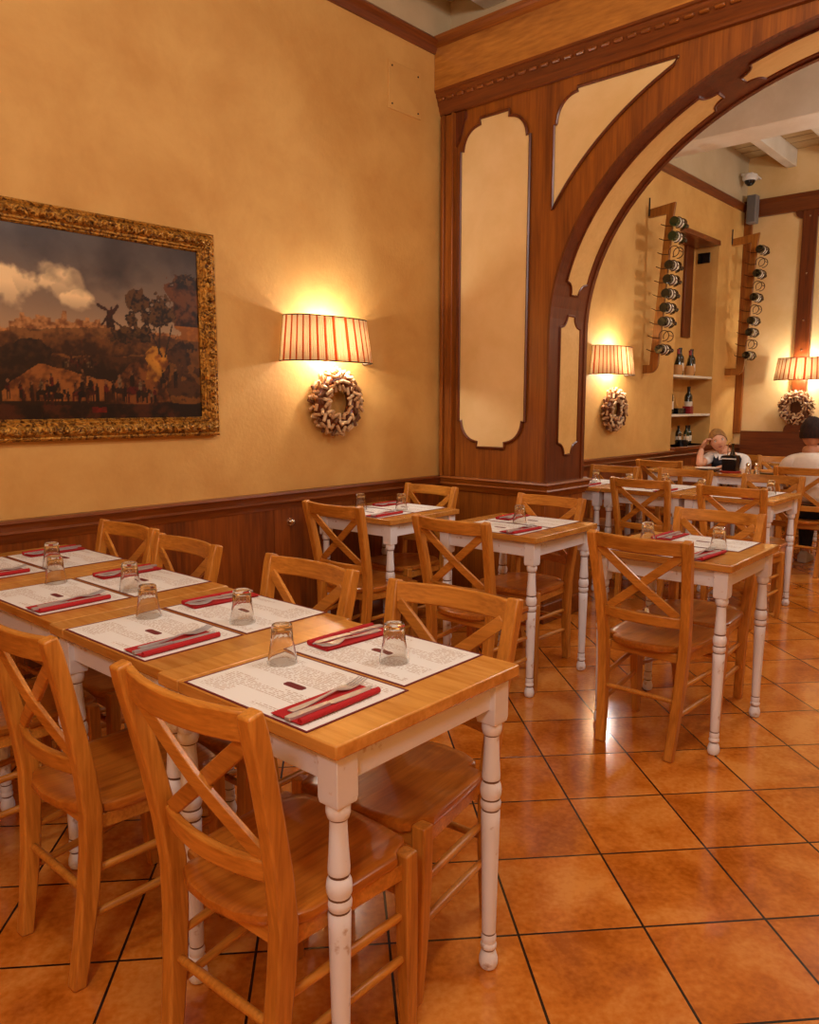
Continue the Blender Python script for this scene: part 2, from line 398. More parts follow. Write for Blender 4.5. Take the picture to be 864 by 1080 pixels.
# dark lining of jambs and soffit
def intrados(mb, y0, y1, t, z0=DADO):
    pts = [(XP, z0)]+arc+[(CX+EA, z0)]
    for k in range(len(pts)-1):
        a, b = Vector((pts[k][0], 0, pts[k][1])), Vector((pts[k+1][0], 0, pts[k+1][1]))
        def inn(p):
            if p.z <= CZ+1e-6: nx, nz = (1 if p.x < CX else -1), 0
            else:
                nx, nz = -(p.x-CX)/EA**2, -(p.z-CZ)/EB**2; l = math.hypot(nx, nz); nx /= l; nz /= l
            return Vector((p.x+nx*t, 0, p.z+nz*t))
        c, d = inn(a), inn(b)
        mb.add([(a.x, y0, a.z), (b.x, y0, b.z), (d.x, y0, d.z), (c.x, y0, c.z), (a.x, y1, a.z), (b.x, y1, b.z), (d.x, y1, d.z), (c.x, y1, c.z)],
               [(0, 1, 2, 3), (7, 6, 5, 4), (3, 2, 6, 7), (0, 4, 5, 1)])
mb = MB(); intrados(mb, YA-.004, YA2+.004, .006); mb.build('soffit_lining', DARKW, AR)
mb = MB(); intrados(mb, YA-.012, YA+.02, .014); intrados(mb, YA2-.02, YA2+.012, .014); mb.build('arch_bead', DARKW, AR)
# arc-length parametrisation of the intrados, for the inlays
SP = [(XP, DADO)]+arc+[(CX+EA, DADO)]
SL = [0]
for k in range(len(SP)-1): SL.append(SL[-1]+math.hypot(SP[k+1][0]-SP[k][0], SP[k+1][1]-SP[k][1]))
def on_soffit(s, y, t):
    s = max(0, min(SL[-1]-1e-6, s)); k = max(i for i in range(len(SL)-1) if SL[i] <= s)
    f = (s-SL[k])/(SL[k+1]-SL[k]); a, b = SP[k], SP[k+1]
    dx, dz = b[0]-a[0], b[1]-a[1]; l = math.hypot(dx, dz); nx, nz = dz/l, -dx/l
    return (a[0]+dx*f+nx*t, y, a[1]+dz*f+nz*t)
def soffit_inlay(s0, s1):
    """panel between arc lengths s0 and s1 whose corners are scooped out"""
    ya, yb = YA+.115, YA2-.075; r = .075
    cols = []
    n = max(12, int((s1-s0)/.04))
    ss = sorted(set([s0+(s1-s0)*i/n for i in range(n+1)]+[s0+r*i/8 for i in range(9)]+[s1-r*i/8 for i in range(9)]))
    for s in ss:
        e = min(s-s0, s1-s); ins = 0
        if e < r: ins = math.sqrt(max(0, r*r-e*e))*1.02
        cols.append((s, ya+ins, yb-ins))
    m = MB(); edge = MB(); rings = []
    for s, a, b in cols:
        rings.append([on_soffit(s, a, .006), on_soffit(s, b, .006), on_soffit(s, b, .010), on_soffit(s, a, .010)])
    m.loft(rings); m.build('soffit_panel', INLAY, AR, smooth=False)
    per = [on_soffit(s, a, .009) for s, a, b in cols]+[on_soffit(s, b, .009) for s, a, b in reversed(cols)]
    edge.tube(per, .007, 6, True); edge.build('panel_moulding', DARKW, AR)
zz = CZ-DADO
soffit_inlay(1.03-DADO, zz+.09)
TOT = SL[-1]
marks = [zz+.21]
seg = (TOT-2*marks[0]-.12*2)/3
# first arc panel ends near 45 degrees in the photo; four equal panels over the arch
s = marks[0]
for k in range(3): soffit_inlay(s, s+seg); s += seg+.12
soffit_inlay(TOT-zz-.09, TOT-(1.03-DADO))
# front face panels (cream fields with shouldered outlines and a dark moulding)
def corner(cx, cz, rx, rz, a0, a1, n=10):
    return [(cx+rx*math.cos(a0+(a1-a0)*i/n), cz+rz*math.sin(a0+(a1-a0)*i/n)) for i in range(n+1)]
def shouldered(x0, x1, z0, z1, rx, rz, st=.022, sz=.036):
    P = []
    fx0, fx1 = x0+st+rx, x1-st-rx
    P += [(x0, z0+rz+sz)] + [(x0, z1-rz-sz)]
    P += corner(fx0, z1-rz-sz, rx, rz, PI, PI/2)            # bulging top-left
    P += [(fx0, z1), (fx1, z1)]
    P += corner(fx1, z1-rz-sz, rx, rz, PI/2, 0)
    P += [(x1, z1-rz-sz), (x1, z0+rz+sz)]
    P += corner(fx1, z0+rz+sz, rx, rz, 0, -PI/2)
    P += [(fx1, z0), (fx0, z0)]
    P += corner(fx0, z0+rz+sz, rx, rz, -PI/2, -PI)
    return P
def face_panel(poly, y=YA):
    f = lambda u, v, w_: (u, w_, v)
    MB().prism(poly, f, y-.004, y+.01).build('cream_panel', PANEL, AR, smooth=False)
    MB().tube([(u, y-.006, v) for u, v in poly], .009, 6, True).build('panel_moulding', DARKW, AR)
pier_poly = shouldered(-3.188, -2.676, 1.066, 3.062, .128, .132)
face_panel(pier_poly)
# spandrel: straight left edge, scooped shoulder, top edge to a point, arc back down
sp = [(-2.517, 2.36), (-2.517, 2.905), (-2.50, 2.905)]
sp += corner(-2.37, 2.905, .13, .145, PI, PI/2)+[(-2.37, 3.072), (-1.80, 3.072)]
oa, ob = EA+.19, EB+.155
for k in range(15):
    x = -1.80+(-2.517+1.80)*(k+.6)/15.6
    sp.append((x, CZ+ob*math.sqrt(max(0, 1-((x-CX)/oa)**2))))
zb = CZ+ob*math.sqrt(max(0, 1-((-2.517-CX)/oa)**2)); sp[0] = (-2.517, zb)
face_panel(sp)
mir = lambda P: [(2*CX-u, v) for u, v in reversed(P)]
face_panel(mir(sp)); face_panel(mir(pier_poly))
# fluted pilaster strip in the corner, base cap, frieze and cornice
pil = MB()
for x0, x1, d in ((-3.335, -3.315, .028), (-3.315, -3.30, .04), (-3.30, -3.245, .022), (-3.245, -3.23, .036), (-3.23, -3.222, .045)):
    pil.mm((x0, YA-d, DADO), (x1, YA+.01, 3.13))
pil.build('corner_pilaster', AWZ, AR, .003)
# small scroll bracket under the cornice in the corner
MB().prism([(-3.222, 3.13), (-3.222, 2.93), (-3.20, 2.96), (-3.18, 3.02), (-3.165, 3.07), (-3.15, 3.09), (-3.15, 3.13)], lambda u, v, w_: (u, w_, v), YA-.015, YA+.01).build('scroll_bracket', DARKW, AR)
cap = [(0, DADO), (.05, DADO), (.055, DADO-.01), (.045, DADO-.02), (.04, DADO-.042), (.046, DADO-.05), (.03, DADO-.07), (.022, DADO-.09), (0, DADO-.09)]
def wrap_cap(pl):
    rings = []
    path = pl
    for i, (p, nrm) in enumerate(path):
        rings.append([(p[0]+nrm[0]*u, p[1]+nrm[1]*u, v) for u, v in cap])
    return rings
c = MB()
c.loft(wrap_cap([((XW, YA), (0, -1)), ((XP, YA), (1, -1)), ((XP, YA2), (1, 1)), ((XW, YA2), (0, 1))]))
c.loft(wrap_cap([((XR, YA), (0, -1)), ((CX+EA, YA), (-1, -1)), ((CX+EA, YA2), (-1, 1)), ((XR, YA2), (0, 1))]))
c.build('base_cap', AWX, AR)
b = MB(); b.mm((XW, YA-.012, 0), (XP+.012, YA2+.012, DADO-.08)); b.mm((CX+EA-.012, YA-.012, 0), (XR, YA2+.012, DADO-.08)); b.build('pedestal', AWZ, AR, .003)
b = MB(); b.mm((XW, YA-.03, 0), (XP+.03, YA2+.03, .12)); b.mm((CX+EA-.03, YA-.03, 0), (XR, YA2+.03, .12)); b.build('plinth', DARKWX, AR, .008)
MB().mm((XW, YA-.075, 3.275), (XR, YA+.01, 3.58)).build('fascia_board', FASCIA, AR, .004)
MB().prism([(0, 3.58), (.1, 3.58), (.1, 3.56), (.085, 3.548), (.085, 3.525), (.078, 3.515), (0, 3.515)], lambda u, v, w_: (w_, YA-u, v), XW, XR).build('fascia_cap', AWX, AR)
MB().prism([(0, 3.28), (.075, 3.28), (.07, 3.265), (.06, 3.26), (.058, 3.24), (.045, 3.225), (.04, 3.20), (.03, 3.185), (.026, 3.165), (.018, 3.155), (.016, 3.14), (0, 3.135)], lambda u, v, w_: (w_, YA-u, v), XW, XR).build('cornice', DARKWX, AR)
egg = MB()
for k in range(int((XR-XW)/.075)):
    egg.box((XW+.04+k*.075, YA-.052, 3.222), (.05, .016, .02), Matrix.Rotation(.7, 3, 'X'))
egg.build('carved_bead', AWX, AR, .006)
# ------------------------------------------------------------------ ceiling timbers
bm_ = struct(MB().mm((XW, 6.98, 3.613), (XR, 7.36, ZC)).build('trim_beam', WHITEP, bevel=.008)); bm_.name = 'trim_5'
j = 0
for (y0, y1) in ((7.36, YB), (YA2, 6.98), (YF, 4.10)):
    for k in range(9):
        x = -2.86+k*.55-(.03 if y1 > 5 else .30)
        o = struct(MB().mm((x-.05, y0, 3.90), (x+.05, y1, ZC)).build('trim_joist', WHITEP, bevel=.006)); o.name = 'trim_%d' % (10+j); j += 1
bl = MB()
for k in range(60):
    y = YF+.2*k
    if y < YB: bl.mm((XW, y-.003, ZC-.002), (XR, y+.003, ZC+.001))
struct(bl.build('board_gap', DARKWX, bpy.data.objects['ceiling'], smooth=False))
# ends of two older beams showing above the arch fascia
for x, zb_ in ((-3.30, 3.84), (-2.99, 3.715)):
    o = struct(MB().mm((x-.09, 3.4, zb_), (x+.09, 4.10, zb_+.14)).build('trim_beam_end', WHITEP, bevel=.006)); o.name = 'trim_%d' % (40+int(x*-10))
# ------------------------------------------------------------------ niche fittings
fr = struct(MB().mm((XW-.27, NY0, NZ1-.05), (XW+.03, NY1-.03, NZ1)).build('trim_lintel', DARKWY, bevel=.004)); fr.name = 'trim_6'
MB().mm((NX, NY0+.70, 2.06), (NX+.03, NY0+.90, NZ1-.05)).build('lining_board', DARKW, fr, .003)
lw = struct(MB().mm((NX, NY0, 0.86), (XW+.05, NY1, .90)).build('trim_ledge', DARKWY, bevel=.006)); lw.name = 'trim_7'
for zs, lab in ((1.635, 'upper'), (1.235, 'lower')):
    tag(MB().mm((NX, NY0, zs-.025), (XW-.005, NY1, zs)).build('niche_shelf', WHITEP, bevel=.003), 'white shelf in the wall niche, the %s one' % lab, 'shelf')
vent = tag(MB().mm((-3.575, NY1-.012, 2.86), (-3.44, NY1, 2.97)).build('vent_grille', BLACKPL, bevel=.004), 'small black rectangular vent high inside the wall niche', 'vent')
# ------------------------------------------------------------------ back wall joinery
pw = DARKW
def bw(a, b, name, m=DARKW, d=.03): return MB().mm((a[0], YB-d, a[1]), (b[0], YB, b[1])).build(name, m, WB, .004)
bw((XW, 1.0), (XW+.085, 3.42), 'corner_post', AWZ, .05)
bw((XW, 3.42), (XR, 3.60), 'top_rail', DARKWX, .05)
MB().prism([(0, 3.60), (.08, 3.60), (.075, 3.585), (.06, 3.575), (.05, 3.55), (0, 3.55)], lambda u, v, w_: (w_, YB-u, v), XW, XR).build('top_moulding', DARKWX, WB)
for x in (-2.655, -1.75, -.85, .05, .95):
    bw((x-.075, 1.0), (x+.075, 3.42), 'post', DARKW, .04)
    sc_ = MB()
    for z in (3.5, 3.35, 2.75, 2.25, 1.93): sc_.lathe([(0, 0), (.012, 0), (.010, .005), (0, .007)], 8, (x+(.02 if z > 3.4 else 0), YB-.04, z), R=Matrix.Rotation(PI/2, 3, 'X'))
    sc_.build('screw_head', CHROME, WB)
    # scooped corner pieces
    for sx in (-1, 1):
        MB().prism([(0, 0)]+corner(0, 0, .08, .08, -PI/2, 0, 6) if sx > 0 else [(0, 0)]+corner(0, 0, .08, .08, PI, 3*PI/2, 6), lambda u, v, w_, x=x, sx=sx: (x+sx*.075+u, w_, 3.42+v), YB-.03, YB).build('corner_scoop', DARKW, WB)
o = struct(MB().mm((XW, YB-.02, .1), (XR, YB, DADO)).build('trim_back_dado', WAINS)); o.name = 'trim_8'
MB().mm((XW, YB-.05, DADO-.05), (XR, YB, DADO)).build('cap_moulding', DARKWX, o, .006)
bench = thing('wall_bench', (0, YB-.3, 0), 0, 'long dark wooden bench with a high back against the far wall', 'bench')
for nm, a, b_, m in (('bench_back', (XW+.1, .22, .45), (1.4, .25, 1.03), DARKWX), ('seat', (XW+.1, -.2, .41), (1.4, .22, .45), DARKWX), ('front_board', (XW+.12, -.17, .02), (1.38, -.15, .41), DARKW)):
    MB().mm(a, b_).build(nm, m, bench, .006)
MB().prism([(-2.82, 1.03)]+corner(-2.65, 1.03, .13, .13, PI, 0, 12)+[(-2.48, 1.03)], lambda u, v, w_: (u, w_, v), .22, .25).build('rounded_crest', DARKWX, bench)
# ------------------------------------------------------------------ chairs
def make_chair():
    t = thing('dining_chair', (0, 0, 0), 0, 'chair', 'chair')
    def px(z): return .142+.048*min(1, max(0, (z-.0)/.84))
    def py(z):
        if z < .43: return -.205+.045*math.sin(PI/2*z/.43)
        u = (z-.43)/.415; return -.160-.078*u**1.3
    for s in (-1, 1):
        path = [(s*px(z), py(z), z) for z in (0, .1, .22, .33, .43, .53, .63, .73, .82, .856)]
        hb = [.016, .018, .021, .0225, .0225, .021, .019, .0185, .0185, .016]
        ha = [.018]*9+[.0172]
        MB().strip(path, ha, hb, (1, 0, 0)).build('back_post', CH[2], t, .005)
    for s in (-1, 1):
        path = [(s*(.184-.008*(1-z/.43)**2), .160+.018*(1-z/.43)**1.6, z) for z in (0, .08, .18, .3, .427)]
        MB().strip(path, [.014, .0155, .017, .018, .018], [.014, .0155, .017, .018, .018], (1, 0, 0)).build('leg', CH[2], t, .004)
    # seat: wide rounded front, narrower back bowed out between the posts, slightly dished
    out = []
    def se(u):
        pass
    pts = [(-.128, -.135), (-.132, -.150)]
    pts += [(-.12, -.170), (-.07, -.194), (0, -.202), (.07, -.194), (.12, -.170), (.132, -.150), (.128, -.135), (.165, -.128), (.178, -.10), (.186, 0), (.190, .08), (.192, .125), (.176, .141)]
    pts += [(.172, .150), (.166, .178), (.150, .194)]
    pts += [(.08, .204), (0, .208), (-.08, .204)]
    pts += [(-.150, .194), (-.166, .178), (-.172, .150)]
    pts += [(-.176, .141), (-.192, .125), (-.190, .08), (-.186, 0), (-.178, -.10), (-.165, -.128)]
    sm = MB(); n = len(pts)
    def ring(k, z, dish=0):
        return [(x*k, .01+(y-.01)*k, z-dish) for x, y in pts]
    sm.loft([ring(.93, .408), ring(.985, .411), ring(1, .420), ring(.99, .430), ring(.96, .4335), ring(.86, .4325), ring(.7, .430), ring(.4, .4265), ring(.1, .4255)])
    sm.build('seat', SEATW, t)
    fr_ = MB(); fr_.box((0, .160, .388), (.35, .018, .036)); fr_.box((0, -.148, .388), (.27, .016, .036))
    for s in (-1, 1): fr_.strip([(s*.15, -.15, .388), (s*.180, .160, .388)], .018, .009, (0, 0, 1))
    fr_.build('seat_frame', CH[0], t, .002)
    def bow(z, d, n=9, xx=None):
        xx = xx or px(z)-.012
        return [(xx*(2*i/(n-1)-1), py(z)-d*(1-(2*i/(n-1)-1)**2)+.006, z) for i in range(n)]
    # bent top rail and lower rail (tall section, bowed backwards)
    MB().strip([(x, y, z) for x, y, z in bow(.824, .034)], .0285, .0085, (0, -.12, 1)).build('top_rail', CH[0], t, .004)
    MB().strip(bow(.532, .030), .021, .0085, (0, -.10, 1)).build('lower_rail', CH[0], t, .004)
    for s in (-1, 1):
        a = Vector((s*.166, py(.796)+.004, .798)); b = Vector((-s*.140, py(.55)+.002, .552)); path = []
        for i in range(9):
            u = i/8; p = a.lerp(b, u); p.y -= .007*(1-(2*u-1)**2)-.0065*s*(1-abs(2*u-1)); path.append(p)
        d = (b-a).normalized(); side = Vector((0, 1, 0)).cross(d).normalized()
        MB().strip(path, .0165, .0058, side).build('cross_slat', CH[0], t, .002)
    # dowel stretchers
    def dowel(a, b, r=.0095):
        A, B = Vector(a), Vector(b)
        MB().tube([A, A.lerp(B, .12), A.lerp(B, .5), A.lerp(B, .88), B], [r*.8, r, r*1.12, r, r*.8], 10).build('stretcher', CH[1], t)
    for s in (-1, 1):
        for zf, zb_ in ((.285, .272), (.185, .165)):
            dowel((s*.150, py(zb_)+.01, zb_), (s*.180, .166, zf))
    dowel((-.15, py(.225), .225), (.15, py(.225), .225)); dowel((-.18, .164, .325), (.18, .164, .325))
    return Kind(t)
CHAIR = make_chair()
LW = 'cross-back chair '
def chair(x, y, face, label, group=None, jit=0):
    # face = +1 looks toward the far room (+y), -1 looks back
    return CHAIR.put((x, y, 0), (0 if face > 0 else PI)+math.radians(jit), label, group)
ROW = 'chairs along the long front row of tables'
chair(-1.186, .94, 1, LW+'nearest the camera, back to us, at the long row', ROW, 3)
chair(-1.817, .905, 1, LW+'back to us, next to the nearest chair', ROW, .5)
chair(-2.44, .882, 1, LW+'mostly cut off at the left edge of the photo', ROW, 1)
chair(-1.252, 1.350, -1, LW+'facing us over the near end of the long row', ROW, 6)
chair(-1.832, 1.33, -1, LW+'facing us across the long row, second from its near end', ROW, .5)
chair(-2.485, 1.30, -1, LW+'facing us over the long row, next to the wall-end chair', ROW, -1)
chair(-2.965, 1.335, -1, LW+'facing us over the long row, nearest the left wall', ROW, 2)
MID = 'chairs at the middle tables'
chair(-2.838, 2.81, 1, LW+'back to us at the corner table by the wall', MID, 1)
chair(-3.055, 3.34, -1, LW+'facing us in the corner, behind the corner table', MID, -1.5)
chair(-2.088, 2.81, 1, LW+'back to us at the table before the pier', MID, .5)
chair(-2.215, 3.345, -1, LW+'facing us between its table and the pier', MID, -1)
chair(-1.285, 2.938, 1, LW+'back to us at the lone table by the aisle', MID, 0)
chair(-1.318, 3.366, -1, LW+'facing us behind the lone table by the aisle', MID, 1)
B2 = 'chairs at the first row beyond the arch'
chair(-2.292, 5.03, 1, LW+'back to us just beyond the arch, beside the pier', B2, 1)
chair(-1.66, 4.94, 1, LW+'back to us beyond the arch, nearest the aisle', B2, -1)
chair(-2.93, 5.45, -1, LW+'facing us beyond the arch, right beside the pier', B2, 0)
chair(-2.37, 5.50, -1, LW+'facing us beyond the arch, middle of three', B2, 1)
chair(-1.725, 5.42, -1, LW+'facing us beyond the arch, nearest the aisle', B2, -1)
B3 = 'chairs at the second row beyond the arch'
chair(-2.93, 6.72, 1, LW+'back to us at the table before the bottle niche', B3, 2)
chair(-1.77, 6.73, 1, LW+'with a man in a pale T-shirt sitting on it', B3, 0)
chair(-2.70, 7.56, -1, LW+'with the woman in the dark vest sitting on it', B3, 0)
chair(-2.27, 7.48, -1, LW+'empty and facing us to the right of the seated woman', B3, 3)
# ------------------------------------------------------------------ tables
TW, TH = .575, .755
def make_table():
    t = thing('dining_table', (0, 0, 0), 0, 'table', 'table'); h = TW/2
    top = MB()
    for a, b_ in ((-h, -h+.08), (-h+.0815, h)):
        top.mm((a, -h, TH-.028), (b_, h, TH))
    top.mm((-h+.01, -h+.01, TH-.026), (h-.01, h-.01, TH-.004))
    top.build('tabletop', PINE, t, .0035)
    ap = MB(); i = h-.032
    for s in (-1, 1):
        ap.box((0, s*(i-.008), TH-.028-.034), (2*i-.06, .016, .068)); ap.box((s*(i-.008), 0, TH-.028-.034), (.016, 2*i-.06, .068))
    ap.build('apron', WHITE, t, .001)
    z1 = TH-.028
    prof = [(.012, 0), (.019, .003), (.0228, .014), (.0225, .026), (.018, .042), (.0145, .048), (.0188, .054), (.0195, .062), (.0165, .068), (.0175, .072), (.0182, .084), (.016, .09),
            (.0165, .094), (.0185, .2), (.0215, .36), (.0225, .402), (.0205, .405), (.0205, .409), (.0235, .414), (.0245, .424), (.022, .432), (.0215, .436), (.0245, .444), (.0252, .456), (.0235, .468), (.0195, .476),
            (.0212, .482), (.0216, .492), (.019, .53), (.0172, .572), (.0168, .588), (.0205, .592), (.0235, .602), (.0238, .612), (.0215, .62), (.0205, .626)]
    for sx in (-1, 1):
        for sy in (-1, 1):
            cx_, cy_ = sx*(h-.044), sy*(h-.044)
            g = MB(); g.lathe(prof, 20, (cx_, cy_, 0))
            for fi, f_ in enumerate(g.f):
                zz_ = sum(g.v[q_][2] for q_ in f_)/len(f_)
                if any(abs(zz_-t_) < .0026 for t_ in (.407, .434, .092, .051, .478, .6235, .590)): g.mi[fi] = 1
            q = .0265
            # square block whose lower end is chamfered to the turned collar
            rg = [[(cx_+a*r_, cy_+b_*r_, z) for a, b_ in ((-1, -1), (1, -1), (1, 1), (-1, 1))] for r_, z in ((.0215, .620), (.0245, .621), (q, .632), (q, z1))]
            g.loft(rg); g.build('leg', [WHITE, WORN], t, .0015)
    return Kind(t)
TABLE = make_table()
TABS = {}
WT = 'white-legged pine-topped table'
def table(key, xr, y0, label, group, jit=.8):
    c_ = (xr-TW/2, y0+TW/2); TABS[key] = (c_, math.radians(jit))
    return TABLE.put((c_[0], c_[1], 0), math.radians(jit), label, group)
G1 = 'tables pushed together in the long front row'; G2 = 'tables in the middle of the front room'; G3 = 'first table row beyond the arch'; G4 = 'second table row beyond the arch'
table('a', -.956, .862, WT+', nearest of the long row', G1)
table('b', -1.523, .868, WT+', second of the long row', G1)
table('c', -2.100, .872, WT+', third of the long row', G1)
table('d', -2.677, .868, WT+', last of the long row, against the left wall', G1)
table('e', -1.862, 2.888, WT+', standing alone in front of the panelled pier', G2, 1)
table('f', -2.70, 2.842, WT+', small and alone against the left wall in the corner', G2)
table('g', -1.0, 2.862, WT+', standing alone beside the open aisle', G2, 1)
table('h', -1.495, 4.95, WT+', at the aisle end of the first row beyond the arch', G3, 0)
table('i', -2.075, 4.95, WT+', middle of the first row beyond the arch', G3, 0)
table('j', -2.655, 4.95, WT+', half hidden behind the pier beyond the arch', G3, 0)
table('k', -1.42, 6.975, WT+', in front of the man in the pale T-shirt', G4, 0)
table('l', -2.00, 6.72, WT+', in front of the woman in the dark vest', G4, 0)
table('m', -2.58, 6.72, WT+', against the left wall before the bottle niche', G4, 0)
table('n', -2.05, 8.22, WT+', farthest of all, before the bench on the far wall', G4, 0)
# ------------------------------------------------------------------ place settings
def make_mat():
    t = thing('placemat', (0, 0, 0), 0, 'mat', 'placemat')
    MB().box((0, 0, .0006), (.385, .272, .0012)).build('menu_sheet', MENU, t, smooth=False)
    br = MB()
    for s in (-1, 1):
        br.box((0, s*.1375, .0008), (.391, .005, .0016)); br.box((s*.194, 0, .0008), (.005, .28, .0016))
    br.build('border', MAROON, t, smooth=False)
    MB().prism([(-.030, -.006), (-.024, -.010), (.024, -.010), (.030, -.006), (.030, .006), (.024, .010), (-.024, .010), (-.030, .006)], lambda u, v, w_: (u, v, w_), .0008, .0018).build('badge', MAROON, t, smooth=False)
    return Kind(t)
def make_napkin():
    m = MB(); L_, W_ = .215, .088
    # folded sheet: four thin layers and a thick rolled fold down one side
    for k, (sx, dy, dz) in enumerate(((0, 0, .0008), (.002, .003, .0028), (-.002, -.004, .0046))):
        m.loft([[(-W_/2+sx, -L_/2+dy, dz-.0008), (W_/2-.012, -L_/2+dy, dz-.0008), (W_/2-.012, L_/2+dy*.5, dz-.0008), (-W_/2+sx+.004, L_/2+dy, dz-.0008)],
                [(-W_/2+sx, -L_/2+dy, dz+.0008), (W_/2-.012, -L_/2+dy, dz+.0008), (W_/2-.012, L_/2+dy*.5, dz+.0008), (-W_/2+sx+.004, L_/2+dy, dz+.0008)]])
    m.tube([(W_/2-.012, -L_/2, .0066), (W_/2-.010, 0, .0072), (W_/2-.012, L_/2, .0066)], .0066, 12)
    return Kind(tag(m.build('napkin', NAPKIN, bevel=.0005), 'n', 'napkin'))
def make_fork():
    m = MB()
    ys = (-.095, -.07, -.03, .0, .03); hw = (.0085, .0085, .005, .0032, .0032); zs = (.0025, .002, .003, .005, .008)
    m.strip([(0, y, z) for y, z in zip(ys, zs)], list(hw), .0012, (1, 0, 0))
    m.strip([(0, .03, .008), (0, .042, .006), (0, .058, .0035), (0, .07, .0035)], [.0032, .009, .0125, .0125], .001, (1, 0, 0))
    for k in range(4):
        x = -.0108+.0072*k
        m.strip([(x, .068, .0035), (x, .09, .0055), (x, .112, .0105)], [.0022, .002, .0012], .0009, (1, 0, 0))
    return Kind(tag(m.build('fork', STEEL), 'f', 'fork'))
def make_knife():
    m = MB()
    m.strip([(0, -.112, .003), (0, -.1, .003), (0, -.05, .003), (0, -.008, .003)], [.007, .0088, .0072, .0058], .0026, (1, 0, 0))
    m.strip([(.0, -.010, .003), (.001, .0, .003), (.002, .05, .003), (.0015, .095, .003), (-.003, .114, .003)], [.0055, .0085, .0095, .0085, .0015], .0009, (1, 0, 0))
    return Kind(tag(m.build('table_knife', STEEL), 'k', 'knife'))
def make_tumbler():
    # stands upside down: heavy faceted base on top, rim on the table
    m = MB(); n = 24
    def rg(r, z, fac=0): return [(r*(1-fac*(k % 2))*math.cos(2*PI*k/n), r*(1-fac*(k % 2))*math.sin(2*PI*k/n), z) for k in range(n)]
    m.loft([rg(.0015, .080), rg(.018, .078), rg(.0205, .072), rg(.0225, .06), rg(.0275, .03), rg(.0325, .001), rg(.034, .0), rg(.0352, .0015),
            rg(.0305, .03), rg(.0268, .052, .05), rg(.0255, .07, .06), rg(.0248, .084, .06), rg(.0235, .090, .03), rg(.021, .0915), rg(.0015, .0905)])
    return Kind(tag(m.build('drinking_glass', GLASS), 'g', 'glass'))
MAT, NAP, FORK, KNIFE, TUMB = make_mat(), make_napkin(), make_fork(), make_knife(), make_tumbler()
WHERE = {'a': 'the long row, nearest table', 'b': 'the long row, second table', 'c': 'the long row, third table', 'd': 'the long row, wall-end table',
         'e': 'the table before the pier', 'f': 'the corner table by the wall', 'g': 'the table by the aisle',
         'h': 'the aisle table beyond the arch', 'i': 'the middle table beyond the arch', 'j': 'the table behind the pier', 'k': 'the table of the seated man', 'n': 'the farthest table'}
def setting(key, side, dx=0, dn=0, jn=0, cut=True, glass=None):
    (cx_, cy_), a = TABS[key]; s = 1 if side == 'near' else -1
    wh = 'the %s side of %s' % ('near' if s > 0 else 'far', WHERE[key])
    def W(u, v):
        u, v = u*s, v*s
        return (cx_+u*math.cos(a)-v*math.sin(a), cy_+u*math.sin(a)+v*math.cos(a))
    rz = a+(0 if s > 0 else PI); z = TH+.0002
    p = W(dx, -.1445); MAT.put((p[0], p[1], z), rz, 'printed placemat on '+wh, 'paper placemats')
    p = W(.135+dn, -.165); rn = rz+math.radians(jn)
    if cut:
        NAP.put((p[0], p[1], z+.0018), rn, 'folded red napkin on '+wh, 'red napkins')
        c_, s_ = math.cos(rn), math.sin(rn)
        def Q(u, v): return (p[0]+u*c_-v*s_, p[1]+u*s_+v*c_, z+.0018+.0056)
        FORK.put(Q(-.020, .008), rn+math.radians(2), 'steel fork on red napkin, '+wh[4:], 'steel forks')
        KNIFE.put(Q(.010, -.004), rn-math.radians(2), 'steel knife on red napkin, '+wh[4:], 'steel table knives')
    if glass:
        TUMB.put((glass[0], glass[1], TH+.0003), random.random()*.2, 'upturned clear tumbler, %s setting of %s' % (side, WHERE[key]), 'upturned tumblers')
setting('a', 'near', .01, .005, 1, True, (-1.371, 1.085)); setting('a', 'far', .01, .005, -3, True, (-1.185, 1.262))
setting('b', 'near', 0, .0, 1, True, (-1.953, 1.08)); setting('b', 'far', 0, .01, -4, True, (-1.712, 1.222))
setting('c', 'near', 0, 0, 2, True, (-2.560, 1.09)); setting('c', 'far', 0, .0, 0, True, (-2.275, 1.20))
setting('d', 'near', 0, 0, 0); setting('d', 'far', 0, 0, 2, True, (-2.815, 1.19))
setting('e', 'near', 0, 0, -4); setting('e', 'far', 0, 0, 3, True, (-2.150, 3.20))
setting('f', 'near', 0, 0, 3, True, (-3.09, 3.02)); setting('f', 'far', 0, 0, -2, True, (-2.915, 3.165))
setting('g', 'near', -.02, .01, -3, True, (-1.43, 3.095)); setting('g', 'far', -.02, 0, 0, True, (-1.155, 3.16))
setting('h', 'near', 0, 0, 0, True, (-2.02, 5.16)); setting('h', 'far', 0, 0, 3, True, (-1.635, 5.34))
setting('i', 'near', 0, 0, 0, True, (-2.55, 5.18)); setting('i', 'far', 0, 0, 0, True, (-2.36, 5.36))
setting('j', 'near', 0, 0, 0); setting('j', 'far', 0, 0, 0, True, (-2.88, 5.30))
setting('k', 'far', 0, 0, 0, False); setting('n', 'near', 0, 0, 0, False)
